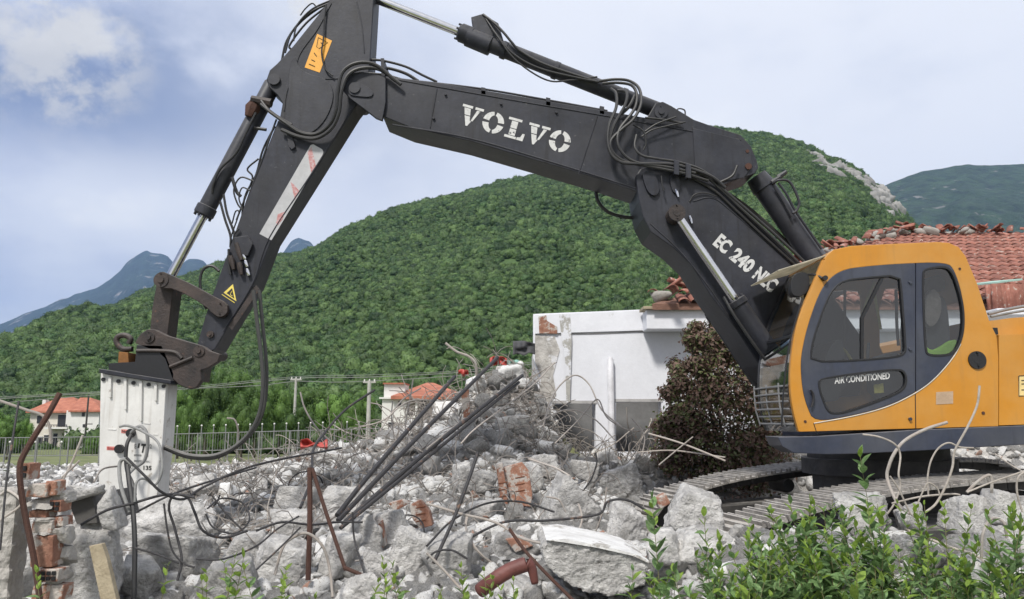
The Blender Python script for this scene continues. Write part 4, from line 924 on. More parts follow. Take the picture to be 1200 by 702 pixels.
for side, off, lab_, sh in ((1, 1.17, 'near_track', 0.), (-1, 1.17, 'far_track', .45)):
    O = C0 + nT * off * side + dT * sh
    T = Matrix(((dT.x, -nT.x, 0, O.x), (dT.y, -nT.y, 0, O.y), (0, 0, 1, 0.0), (0, 0, 0, 1)))
    w3 = lambda a, b, z: T @ Vector((a, b, z))
    mb = MB(); V, F = box(-1.75, 1.6, -.17, .17, .30, .74); V = [(a, b, z + (.12 if z > .5 and a > 0 else 0)) for a, b, z in V]
    mb.add([w3(*v) for v in V], F); tr_ = mb.obj('track_frame', frame_m, exc, bevel=.03)
    nS = round(TL / pitch)
    for i in range(nS):
        p, d = along(i * pitch + .05); nrm = Vector((-d.z, 0, d.x))
        M = T @ Matrix(((d.x, 0, nrm.x, p.x), (0, 1, 0, 0), (d.z, 0, nrm.z, p.z), (0, 0, 0, 1)))
        inst('shoe', shm, M, tr_)
        inst('chain_link', lkm, M, tr_)
    for a, z, r_ in [(-2.12, .44, .31), (1.95, .72, .31)]:
        rod('idler' if a < 0 else 'sprocket', w3(a, -.09, z), w3(a, .09, z), [(0, r_ * .8), (.1, r_), (.9, r_), (1, r_ * .8)], frame_m, tr_, 32)
        rod('hub', w3(a, -.19, z), w3(a, .19, z), [(0, .12), (.1, .15), (.9, .15), (1, .12)], frame_m, tr_, 20)
    for k in range(8): rod('roller', w3(-1.55 + k * .43, -.16, .19), w3(-1.55 + k * .43, .16, .19), [(0, .09), (.1, .10), (.3, .10), (.31, .08), (.69, .08), (.7, .10), (.9, .10), (1, .09)], frame_m, tr_, 16)
    for k in (-.8, .7): rod('carrier_roller', w3(k, -.15, .92), w3(k, .15, .92), [(0, .07), (.1, .08), (.9, .08), (1, .07)], frame_m, tr_, 16)
mb = MB()
mb.add(*obox(C0 + Vector((0, 0, .62)), dT * .75, nT * .95, (0, 0, .17))); xf = mb.obj('cross_frame', frame_m, exc, bevel=.03)
rod('drive_motor', C0 + nT * 1.55 + dT * 1.95 + Vector((0, 0, .72)), C0 + nT * 1.2 + dT * 1.95 + Vector((0, 0, .72)), [(0, .17), (.2, .22), (1, .22)], frame_m, exc, 24)
# ------------------------------------------------------------ half demolished white building with a tiled roof
YW = 13.0
zE = P(800, 357, 12.55).z; zR = P(1150, 277, 18.).z
bld = empty('white_building', (6.5, YW, .4), 'white single storey building with two empty window openings and a damaged clay tile roof', 'building')
def pw(px, py): return P(px, py, YW)
w1 = [(648, 474), (698, 472.5), (698, 530), (648, 530)]; w2 = [(722, 471.5), (775, 470.5), (775, 530), (722, 530)]
wl_pts = [(625, 368), (660, 366.5), (700, 365), (757, 362.5), (1000, 362), (1400, 350), (1420, 560), (640, 560), (634, 545), (642, 520), (630, 505), (641, 480), (627, 462), (633, 440), (625, 420)]
plate('wall', wl_pts, YW, YW + .25, white_wall, bld, holes=[w1, w2])
xl = pw(632, 400).x; zt = pw(625, 368).z - .03
mb = MB(); mb.add(*box(xl - .0, xl + .22, YW + .26, YW + 5, .3, zt - .3)); mb.obj('side_wall', concrete, bld)
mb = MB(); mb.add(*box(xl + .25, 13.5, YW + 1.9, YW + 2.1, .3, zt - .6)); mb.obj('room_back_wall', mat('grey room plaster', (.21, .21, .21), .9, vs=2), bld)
mb = MB(); mb.add(*box(13.5, 13.7, YW + .26, YW + 5, .3, zt)); mb.obj('side_wall', white_wall, bld)
mb = MB(); mb.add(*box(pw(699, 400).x, pw(721, 400).x, YW + .26, YW + .9, .3, zt - .6)); mb.obj('pier', white_wall, bld)
for (x0, x1, yt, lean) in ((648, 698, 473, 0), (722, 775, 471, 0)):
    a, b = pw(x0, yt), pw(x1, yt)
    mb = MB(); mb.add(*box(a.x - .02, b.x + .02, YW - .012, YW - .002, a.z + .002, a.z + .05)); mb.obj('lintel_edge', mat('stained plaster', (.42, .41, .40), .9, vs=6), bld)
    for q in (a.x + .02, b.x - .05): pass
# parapet band, crack line, stains, bare brick patch at the corner
hose('crack', [(627, 392), (660, 391), (700, 391), (757, 388), (762, 386)], YW - .002, .012, mat('stained plaster'), bld, 5)
band = plate('parapet_band', [(626.5, 369), (660, 367.5), (757, 363.5), (757, 387), (660, 390), (627, 391)], YW - .035, YW - .001, white_wall, bld, bevel=.006)
plate('brick_patch', [(631, 371), (640, 369.5), (641, 376), (653, 383), (653, 391), (632, 390.5)], YW - .045, YW - .036, brick_m, bld)
plate('grey_stain', [(655, 368), (668, 367), (670, 400), (668, 470), (664, 472), (662, 420), (658, 395)], YW - .042, YW - .036, mat('old mortar stain', (.40, .39, .36), .95, vs=7, patch=((.66, .67, .70), 5, .50), bump=.5), bld)
plate('bare_render', [(627, 393), (650, 394), (656, 410), (648, 440), (652, 462), (644, 474), (646, 500), (640, 530), (630, 528), (640, 500), (632, 470), (634, 442), (627, 425)], YW - .012, YW - .001, mat('bare render', (.36, .34, .31), .95, col2=(.52, .5, .47), vs=8, bump=.9, bs=20, patch=((.62, .62, .63), 3, .58)), bld)
# projecting eave box
fa = P(757.5, 363, 12.55); fb = P(757.5, 385.5, 12.55)
mb = MB(); mb.add(*box(fa.x, 13.9, 12.55, YW - .037, fb.z, fa.z)); mb.obj('eave', white_wall, bld, bevel=.01)
mb = MB(); mb.add(*box(fa.x - .06, 13.95, 12.48, 12.9, fa.z + .002, fa.z + .05)); mb.obj('eave_board', wood, bld, bevel=.006)
rod('drain_pipe', Vector((pw(715, 450).x, YW - .07, .4)), Vector((pw(715, 450).x, YW - .07, pw(715, 419).z)), [(0, .055), (.985, .055), (1, .03)], mat('white pipe', (.6, .6, .62), .5, bump=0), bld, 14)
# roof deck and tiles
eY, rY = 12.45, 18.0; hipx = lambda y: 2.30 + (y - eY) * (9.2 - 2.30) / (rY - eY); zroof = lambda y: zE + (y - eY) * (zR - zE) / (rY - eY)
mb = MB(); mb.add([(hipx(eY), eY, zroof(eY)), (13.9, eY, zroof(eY)), (13.9, rY, zroof(rY)), (hipx(rY), rY, zroof(rY)), (hipx(eY), eY, zroof(eY) - .1), (13.9, eY, zroof(eY) - .1), (13.9, rY, zroof(rY) - .1), (hipx(rY), rY, zroof(rY) - .1)],
    [(0, 1, 2, 3), (7, 6, 5, 4), (0, 4, 5, 1), (1, 5, 6, 2), (2, 6, 7, 3), (3, 7, 4, 0)])
rf = mb.obj('roof', mat('roof bed mortar', (.20, .11, .08), .95, vs=8, bump=.5), bld)
# hip side and back slopes
mb = MB(); mb.add([(hipx(eY), eY, zroof(eY) - .02), (hipx(rY), rY, zroof(rY) - .02), (hipx(eY), rY + 5.5, zroof(eY) - .02)], [(0, 1, 2)]); mb.obj('roof_side', mat('roof bed mortar'), rf)
mb = MB(); mb.add([(hipx(rY), rY, zroof(rY) - .02), (13.9, rY, zroof(rY) - .02), (13.9, rY + 5.5, zroof(eY) - .02), (hipx(eY), rY + 5.5, zroof(eY) - .02)], [(0, 1, 2, 3)]); mb.obj('roof_back', mat('roof bed mortar'), rf)
def tile_geo(r0=.095, r1=.08, L_=.44, t=.012):
    V = []; F = []; n = 6
    for y, r_ in ((0, r0), (L_, r1)):
        for rr_ in (r_, r_ - t):
            for i in range(n + 1):
                a = math.pi * i / n; V.append((rr_ * math.cos(a), y, rr_ * .72 * math.sin(a)))
    k = n + 1
    for i in range(n):
        F.append((i, i + 1, 2 * k + i + 1, 2 * k + i)); F.append((k + i + 1, k + i, 3 * k + i, 3 * k + i + 1)); F.append((i + 1, i, k + i, k + i + 1)); F.append((2 * k + i, 2 * k + i + 1, 3 * k + i + 1, 3 * k + i))
    F += [(0, 2 * k, 3 * k, k), (n, k + n, 3 * k + n, 2 * k + n)]
    return V, F
tv, tf = tile_geo(); tile_me = mesh('roof_tile', tv, tf, tile_m, True)
slope = math.atan2(zR - zE, rY - eY); r_ = random.Random(3); cand = []
x = 2.4
while x < 13.8:
    y = eY - .06
    while y < rY - .2:
        if x > hipx(y) + .15 + r_.random() * .3:
            cand.append((x + r_.uniform(-.008, .008), y, zroof(y) + .035 + r_.uniform(0, .005), r_.uniform(-.02, .02)))
        y += .335
    x += .205
def tpx(c_): return PX(c_[:3])
def vis(c_): px, py = tpx(c_); return (px > 1112 and px < 1215 and py < 366) or 750 < px < 848
near_t = [c_ for c_ in cand if vis(c_)][:300]; nears = set(near_t)
def tile_M(c_): return Matrix.Translation(Vector(c_[:3])) @ Euler((slope - .02 + r_.uniform(-.006, .01), 0, c_[3]), 'XYZ').to_matrix().to_4x4()
for c_ in near_t: inst('roof_tile', tile_me, tile_M(c_), rf)
TV = []; TF = []
for c_ in cand:
    if c_ in nears: continue
    M = tile_M(c_); n = len(TV); TV += [M @ Vector(v) for v in tv]; TF += [tuple(i + n for i in f) for f in tf]
o = obj('roof_tiles', TV, TF, tile_m, rf, True); o['kind'] = 'stuff'
# tiles stacked on edge at the right end of the eave, board lying by them
for i in range(9):
    for j in range(2):
        p = P(1167 + i * 5.2, 362, 11.9)
        M = Matrix.Translation((p.x, 11.9 + j * .12, p.z + .0)) @ Euler((R(88) + r_.uniform(-.05, .05), 0, r_.uniform(-.1, .1)), 'XYZ').to_matrix().to_4x4() @ Matrix.Diagonal((.62, .9, .7, 1))
        inst('roof_tile', tile_me, M, bld)
a = P(1150, 364, 12.1); mb = MB(); mb.add(*box(a.x, a.x + 2.2, 11.7, 12.4, a.z - .12, a.z - .02)); mb.obj('eave_slab', white_wall, bld, bevel=.01)
a = P(1163, 331, 12.3); o = MB().add(*obox(a, (.26, .02, .035), (-.10, .22, .02), (0, 0, .014))).obj('green_board', mat('pale green board', (.30, .46, .40), .7, vs=9, patch=((.5, .5, .48), 8, .62)), None, bevel=.003)
tag(o, 'pale green board lying on the tiled roof just right of the cab', 'board')
# loose broken tiles and mortar lumps heaped along the hip and ridge
brk = []
for s in range(3):
    V, F = tile_geo(.095, .088, .18 + .08 * s); brk.append(mesh('broken_tile', V, F, tile_m, True))
mlump = []
for s in range(3):
    W, F = rock_data(900 + s, 2, 8, .06); mlump.append(npmesh('mortar_lump', W, F, mat('grey ridge mortar', (.36, .34, .31), .95, vs=8, bump=.6, bs=30)))
def hipline(t):
    y = eY + .2 + (rY - eY) * min(t, 1.); x = hipx(y) if t <= 1 else hipx(rY) + (t - 1) * 5.2 / .8; return x, y if t <= 1 else rY, zroof(min(y, rY))
for i in range(150):
    t = r_.uniform(0, 1.8); x, y, z = hipline(t); hh = (.04 + .12 * math.exp(-((t - .95) / .18) ** 2) + .09 * math.exp(-((t - 1.7) / .12) ** 2)) * r_.random() + .06
    x += r_.gauss(0, .18); y += r_.uniform(-.35, .15)
    rot = Euler((r_.uniform(-.4, .4) + slope, r_.uniform(-.4, .4), r_.uniform(0, 6.28))).to_matrix().to_4x4()
    if r_.random() < .58:
        s_ = r_.uniform(.65, 1.05); o = inst('broken_tile', brk[i % 3], Matrix.Translation((x, y, z + hh)) @ rot @ Matrix.Scale(s_, 4))
        wh = ['at the lower left end of the damaged roof edge', 'halfway up the sloping roof edge above the boom', 'on the sloping roof edge just left of the cab roof', 'heaped on the roof corner right above the cab roof', 'along the ridge between cab roof and right edge', 'in the pile on the ridge at the right edge'][0 if x < 3.9 else 1 if x < 5.6 else 2 if x < 7.2 else 3 if x < 8.8 else 4 if x < 11 else 5]
        lt = ['short', 'medium', 'long'][i % 3] + ' broken clay tile piece ' + wh; tag(o, lt, 'roof tile', 'broken tiles along the roof edge: ' + lt)
    else:
        s_ = r_.uniform(.06, .15); o = inst('mortar_lump', mlump[i % 3], Matrix.Translation((x, y, z + hh * .6 + .02)) @ rot @ Matrix.Diagonal((s_ * 1.5, s_, s_ * .8, 1)))
        tag(o, 'grey lump of ridge mortar among the loose tiles on the roof edge', 'mortar lump', 'mortar lumps along the roof edge')

# ------------------------------------------------------------ far houses
cream = mat('cream house wall', (.62, .58, .50), .9, vs=.8, var=.06, bump=0)
farwhite = mat('white house wall', (.66, .65, .62), .9, vs=.8, var=.06, bump=0)
redroof = mat('far red roof', (.34, .11, .065), .9, col2=(.40, .16, .10), vs=1.2, bump=0)
dark_win = mat('dark shutter', (.03, .03, .035), .4, bump=0)
def W3(Y):
    def f(x0, x1, yt, yb, d0=0., d1=.3):
        a, b = P(x0, yt, Y), P(x1, yb, Y); return box(a.x, b.x, Y + d0, Y + d1, b.z, a.z)
    return f
def hiproof(name, Y, x0, x1, ye, px0, px1, yr, depth, over, m, parent, th=.25):
    a, b, r0, r1 = P(x0, ye, Y - over), P(x1, ye, Y - over), P(px0, yr, Y + depth / 2), P(px1, yr, Y + depth / 2)
    V = [a, b, Vector((b.x, Y + depth + over, b.z)), Vector((a.x, Y + depth + over, a.z)), r0, r1]; V += [v - Vector((0, 0, th)) for v in V[:4]]
    return obj(name, V, [(0, 1, 5, 4), (1, 2, 5), (2, 3, 4, 5), (3, 0, 4), (0, 6, 7, 1), (1, 7, 8, 2), (2, 8, 9, 3), (3, 9, 6, 0), (9, 8, 7, 6)], m, parent)
Yh = 128.; F_ = W3(Yh); c0 = P(75, 526, Yh)
hA = empty('village_house', (c0.x, Yh, -3.3), 'two storey cream house with red hip roof and balcony on the far left', 'house')
MB().add(*F_(36, 83, 482, 534, 0, 9)).obj('wall', cream, hA); MB().add(*F_(83, 117, 481, 534, -1.2, 8)).obj('wing_wall', farwhite, hA)
hiproof('roof', Yh, 30, 100, 482, 70, 86, 465.5, 9, .8, redroof, hA); hiproof('wing_roof', Yh - 1.2, 80, 120, 481, 94, 106, 466, 9, .6, redroof, hA)
for n_, x0, x1, yt, yb in (('window', 44, 48.5, 487, 496), ('balcony_door', 68.5, 77.5, 486, 500), ('window', 52, 56, 510, 524), ('door', 63, 66, 508, 526), ('window', 80, 83, 508, 524), ('garage_door', 40, 49, 512, 527)):
    o = MB().add(*F_(x0, x1, yt, yb, -.06, .1)).obj(n_, dark_win, hA); MB().add(*F_(x0 - .6, x1 + .6, yt - .9, yt, -.12, .0)).obj('window_frame', farwhite, o)
for x0, x1, yt, yb in ((101, 104, 483.5, 488), (102, 105.5, 497, 500.5)): MB().add(*F_(x0, x1, yt, yb, -1.28, -1.1)).obj('window', dark_win, hA)
bal = MB().add(*F_(58, 84, 500.5, 502.5, -1.4, 0)).obj('balcony', farwhite, hA)
MB().add(*F_(58, 84, 497.5, 498.3, -1.4, -1.35)).obj('rail', dark_win, bal)
for i in range(14): MB().add(*F_(58.5 + i * 1.9, 58.9 + i * 1.9, 498.3, 500.5, -1.4, -1.36)).obj('baluster', dark_win, bal)
MB().add(*F_(37, 40, 468, 478, 3, 4)).obj('chimney', farwhite, hA)
Yk = 62.; F_ = W3(Yk); c0 = P(490, 500, Yk)
hB = empty('village_villa', (c0.x, Yk, -1.5), 'white villa with orange red roof and square stair tower behind the rubble heap', 'house')
MB().add(*F_(448, 476, 466, 535, 0, 6)).obj('wall', farwhite, hB); MB().add(*F_(449, 473, 450, 467, .5, 3)).obj('tower', farwhite, hB); MB().add(*F_(448, 474, 448.3, 450, .3, 3.2)).obj('tower_roof', redroof, hB)
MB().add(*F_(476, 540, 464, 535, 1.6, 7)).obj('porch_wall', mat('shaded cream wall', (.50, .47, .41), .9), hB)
hiproof('roof', Yk, 458, 548, 464, 500, 508, 448.5, 8, .5, redroof, hB)
MB().add(*F_(445, 476, 465.5, 467.5, -.25, 0)).obj('cornice', farwhite, hB)
for x in (488, 512, 530): MB().add(*F_(x - 1, x + 1, 464, 490, -.1, .15)).obj('column', farwhite, hB)
MB().add(*F_(476, 545, 487, 490, -.1, 1.6)).obj('balcony', farwhite, hB)
for x0, x1, yt, yb in ((467, 470, 470, 476), (490, 498, 469, 484), (518, 526, 469, 484), (455, 462, 495, 508)): MB().add(*F_(x0, x1, yt, yb, -.05 if x0 < 476 else 1.55, 1.7)).obj('window', dark_win, hB)
Ys_ = 95.; F_ = W3(Ys_); c0 = P(240, 492, Ys_)
hC = empty('village_shed', (c0.x, Ys_, -2.4), 'low shed with a pale flat roof among the bright trees', 'shed')
MB().add(*F_(228, 249, 491, 510, 0, 4)).obj('wall', mat('brown shed wall', (.32, .22, .16), .9, vs=.9, bump=0), hC); MB().add(*F_(226, 251, 488.5, 491, -.4, 4.4)).obj('roof', farwhite, hC)

# ------------------------------------------------------------ trees
def leaf_cloud(n, centers, radii, size, r0, squash=.8, pw=.45):
    """n small bent leaves grouped in clumps"""
    ci = r0.integers(0, len(centers), n); d = r0.normal(size=(n, 3)); d /= np.linalg.norm(d, axis=1)[:, None]
    rr = r0.random(n) ** pw * (1 + .7 * r0.random(n) ** 5); C = centers[ci] + d * (radii[ci] * rr)[:, None] * np.array([1, 1, squash])
    nn = d + r0.normal(size=(n, 3)) * .6 + np.array([0, 0, .5]); nn /= np.linalg.norm(nn, axis=1)[:, None]
    a = np.cross(nn, r0.normal(size=(n, 3))); a /= np.linalg.norm(a, axis=1)[:, None]; b = np.cross(nn, a)
    s = size * r0.uniform(.6, 1.3, n)[:, None]
    V = np.stack([C - a * s, C + b * s * .5 + nn * s * .12, C + a * s, C - b * s * .5 + nn * s * .12], 1).reshape(-1, 3)
    return V, np.arange(n * 4).reshape(n, 4)
def make_tree(kind, seed, h, wdt, m, nleaf, lsize, trunk_h=.3):
    r0 = np.random.default_rng(seed); k = 26
    d = r0.normal(size=(k, 3)); d /= np.linalg.norm(d, axis=1)[:, None]
    C = d * (r0.random(k) ** .5)[:, None] * np.array([wdt * .36, wdt * .36, h * .32]); C[:, 2] += h * (.5 + trunk_h * .3)
    Rr = r0.uniform(.13, .24, k) * wdt
    V, F = leaf_cloud(nleaf, C, Rr, lsize, r0, .8, .5); iv, jf = ico(2)
    LV = [V]; LF = [np.concatenate([F[:, :3], F[:, [0, 2, 3]]])]; o_ = len(V)
    for q in range(k):
        W = iv * (Rr[q] * .62) * (1 + .3 * fbm(iv * 2 + q * 3.3, 2))[:, None] + C[q]; LV.append(W); LF.append(jf + o_); o_ += len(W)
    crown = npmesh('crown', np.concatenate(LV), np.concatenate(LF), m)
    mb = MB(); mb.add(*tube([(0, 0, 0), (.02 * h, 0, h * .25), (0, .02 * h, h * .5), (.02 * h, 0, h * .75)], [.035 * h, .027 * h, .02 * h, .008 * h], 8)); trunk = mesh('trunk', mb.v, mb.f, bark, True)
    limbs = []
    for i in range(5):
        q = Vector(C[i]); s = Vector((0, 0, h * (.25 + .07 * i))); limbs.append(mesh('limb', *tube([s, (s + q) / 2 + Vector((0, 0, -.03 * h)), q], [.014 * h, .01 * h, .004 * h], 6), bark, True))
    return crown, trunk, limbs
protos = [make_tree('t', 40 + i, 1., .95, leaf_tree, 11000, .017) for i in range(3)]
def place_tree(name, label, cat, px, ytop, wpx, Y, proto, group=None, z0=None):
    top = P(px, ytop, Y); z0 = float(H0(top.x, Y)) if z0 is None else z0; h = top.z - z0; wd = wpx / FPX * Y
    t = empty(name, (top.x, Y, z0), label, cat, group); t.scale = (wd, wd, h / .93); t.rotation_euler.z = px * 1.7 % 6.28
    crown, trunk, limbs = proto
    for nm, me in [('crown', crown), ('trunk', trunk)] + [('limb', l_) for l_ in limbs]:
        o = bpy.data.objects.new(nm, me); sc.collection.objects.link(o); o.parent = t
    return t
tl = [(213, 452, 48, 66, 'bright green tree just right of the white breaker housing'), (245, 444, 60, 72, 'tall bright tree behind the shed roof'), (270, 428, 62, 78, 'tallest bright green tree left of the hanging breaker hose'), (302, 446, 56, 70, 'rounded bright tree seen behind the hanging hose'),
      (330, 452, 50, 74, 'leafy tree left of the first concrete utility pole'), (362, 450, 60, 80, 'broad leafy tree right of the first concrete utility pole'), (395, 455, 54, 70, 'yellowish green tree between the two concrete utility poles'), (424, 460, 44, 82, 'dark leafy tree behind the second utility pole'),
      (228, 472, 34, 58, 'small willow like tree close behind the railing beside the breaker'), (286, 470, 44, 60, 'low bushy tree behind the railing under the tall trees'), (350, 480, 46, 58, 'low round shrub tree behind the middle railing'), (12, 492, 34, 62, 'bright green tree at the left edge before the cream house'), (30, 488, 22, 84, 'small round tree against the left wall of the cream house'), (-8, 484, 50, 90, 'tree cut by the left edge of the photo'), (410, 482, 40, 56, 'low shrub tree beside the rubble heap at the second pole'), (110, 510, 18, 84, 'small dark shrub at the right foot of the cream house'), (260, 486, 40, 56, 'shrubby tree right of the pale shed')]
for i, (px, yt, wp, Y, lb_) in enumerate(tl): place_tree('tree', lb_, 'tree', px, yt, wp, Y, protos[i % 3], 'trees in the valley')
# valley woods hiding the foot of the hill
n_ = 1500; Uu = rng.uniform(-80, 1280, n_); Yy = rng.uniform(88, 135, n_); keep = ~((Uu > 20) & (Uu < 125) & (Yy < 128)); Uu, Yy = Uu[keep], Yy[keep]; n_ = len(Uu)
Xx = (Uu - 600) / FPX * Yy; s_ = rng.uniform(1.3, 2.6, n_)
Q = np.stack([Xx, Yy, H0(Xx, Yy) + s_ * .55], 1)
scatter('valley_woods', Q, np.stack([s_, s_, s_ * 1.1], 1), rng.uniform(-.2, .2, (n_, 3)) * [1, 1, 16], rng.integers(0, 4, n_), [crown_blob(20 + i, leaf_hill) for i in range(4)], 'band of low trees and hedges along the foot of the hill', 'woods')
# purple leaved shrub in front of the white building
sb = P(856, 540, 11.0); bush = empty('plum_bush', (sb.x, 11.0, .5), 'large dark purple and olive leaved bush between the white building and the cab', 'bush')
r0 = np.random.default_rng(5)
outl = [(812, 404, 9), (800, 428, 9), (786, 462, 10), (782, 500, 12), (822, 388, 9), (858, 380, 14), (888, 402, 20), (790, 515, 14), (796, 500, 18), (802, 448, 14), (845, 392, 16), (865, 405, 26), (838, 418, 20), (870, 440, 36), (835, 445, 24), (812, 462, 18), (850, 475, 38), (890, 470, 30), (808, 492, 24), (830, 510, 34), (870, 515, 36), (800, 522, 24), (905, 505, 26), (835, 540, 34), (790, 545, 16), (880, 548, 34), (825, 400, 12), (796, 478, 10), (820, 432, 12), (905, 440, 24), (900, 530, 30), (915, 470, 24), (790, 530, 22), (845, 560, 26), (890, 560, 26)]
C = []; Rr = []
for x, y, r__ in outl:
    for q in (10.5, 11.1, 11.7):
        p = P(x + r0.normal() * 5, y + r0.normal() * 4, q); C.append(p[:]); Rr.append(r__ / FPX * q * r0.uniform(.55, .95))
C = np.array(C) - np.array(bush.location); Rr = np.array(Rr)
for nm, m, n in (('purple_leaves', leaf_purp, 36000), ('green_leaves', leaf_purpg, 20000)):
    cc, rr_ = C, Rr
    V, F = leaf_cloud(n, cc, rr_ * 1.35, .034, r0, .85, .75); o = link(nm, npmesh(nm, V, F, m), bush); o['kind'] = 'stuff'
bb = Vector(bush.location)
for i in range(9):
    q = Vector(C[(i * 7) % len(C)]); smooth_sides(obj('limb' if i else 'trunk', *tube(catmull([bb + Vector((.1 * math.sin(i * 2), .1 * math.cos(i * 2), 0)), bb + q * .4 + Vector((0, 0, .1)), bb + q], 4), [.035 - .0036 * k for k in range(9)], 6), bark, bush))

# ------------------------------------------------------------ railing, lamps, poles, lines
galv = mat('galvanised bar'); pole_c = mat('concrete pole', (.40, .39, .36), .9, vs=3, bump=0)
def railing(label, x0, y0, x1, y1, Y):
    a, b = P(x0, y0, Y), P(x1, y1, Y); zb = float(H0((a.x + b.x) / 2, Y)); t = empty('metal_railing', ((a.x + b.x) / 2, Y, zb), label, 'railing', None)
    for dz in (0, -.92): smooth_sides(obj('rail', *tube([a + Vector((0, 0, dz)), b + Vector((0, 0, dz))], .025, 6), galv, t))
    n = int((b.x - a.x) / 1.5)
    for i in range(n + 1):
        p = a + (b - a) * (i / n); obj('post', *box(p.x - .03, p.x + .03, Y - .03, Y + .03, zb - .1, p.z + .03), galv, t)
    mb = MB(); n = int((b.x - a.x) / .14)
    for i in range(n):
        p = a + (b - a) * ((i + .5) / n); mb.add(*box(p.x - .006, p.x + .006, Y - .008, Y + .008, p.z - .92, p.z))
    o = mb.obj('balusters', galv, t); o['kind'] = 'stuff'
railing('grey metal railing before the cream house on the far left', -30, 513.5, 118, 512, 40.)
railing('long grey metal railing below the bright trees', 196, 509, 448, 502, 42.)
for i in range(16):
    px = 208 + i * 14.2; Y = 45.; p = P(px, 499.5 - i * .35, Y); zb = float(H0(p.x, Y))
    t = empty('globe_lamp', (p.x, Y, zb), 'small white globe lamp on a short post behind the long railing', 'lamp', 'row of globe lamps behind the long railing')
    V, F = ico(2); obj('globe', [Vector(v) * .055 + p for v in V], [tuple(map(int, f)) for f in F], farwhite, t, True); obj('post', *tube([Vector((p.x, Y, zb)), p], .03, 6), galv, t)
for i in range(3):
    p = P(12 + i * 30, 518, 45.); zb = float(H0(p.x, 45.)); t = empty('globe_lamp', (p.x, 45., zb), 'white globe lamp behind the left railing near the cream house', 'lamp', 'globe lamps behind the left railing')
    V, F = ico(2); obj('globe', [Vector(v) * .07 + p for v in V], [tuple(map(int, f)) for f in F], farwhite, t, True); obj('post', *tube([Vector((p.x, 45., zb)), p], .03, 6), galv, t)
def upole(px, yt, Y, label, m, r_, arm=None):
    p = P(px, yt, Y); zb = float(H0(p.x, Y)); t = empty('utility_pole', (p.x, Y, zb), label, 'pole')
    smooth_sides(obj('shaft', *tube([Vector((p.x, Y, zb)), p], [r_ * 1.3, r_], 10), m, t))
    a = P(px, arm or yt + 2, Y); obj('crossarm', *box(a.x - .45, a.x + .45, Y - .06, Y + .06, a.z - .05, a.z + .06), m, t)
    for q in (-.35, 0, .35): rod('insulator', a + Vector((q, 0, .06)), a + Vector((q, 0, .22)), [(0, .05), (1, .04)], farwhite, t, 8)
upole(347, 443, 62., 'left one of the two concrete utility poles before the bright trees', pole_c, .10)
upole(433, 446, 54., 'concrete utility pole standing nearest the rubble heap', pole_c, .13)
upole(104, 462, 98., 'dark utility pole in front of the cream house wing', mat('dark pole', (.06, .055, .05), .9, bump=0), .10, 497)
wire_m = mat('power line', (.20, .21, .19), .7, bump=0)
for lab_, pts, r_w in (('upper power line crossing in front of the hill', [(-30, 469), (118, 460.5), (205, 457), (347, 443.5), (433, 442), (560, 435), (640, 424)], .035), ('middle power line just below the upper one', [(-30, 467), (118, 459), (205, 455), (347, 441.5), (433, 439.5), (545, 434), (640, 422)], .022), ('lower power line sagging between the two concrete poles', [(-30, 475), (118, 462.5), (205, 456.5), (300, 452), (347, 447), (390, 448), (433, 446.5), (500, 443), (640, 432)], .03)):
    pts_ = catmull([P(x, y, 62.) for x, y in pts], 6); tag(obj('power_line', *tube(pts_, r_w, 5), wire_m), lab_, 'cable')

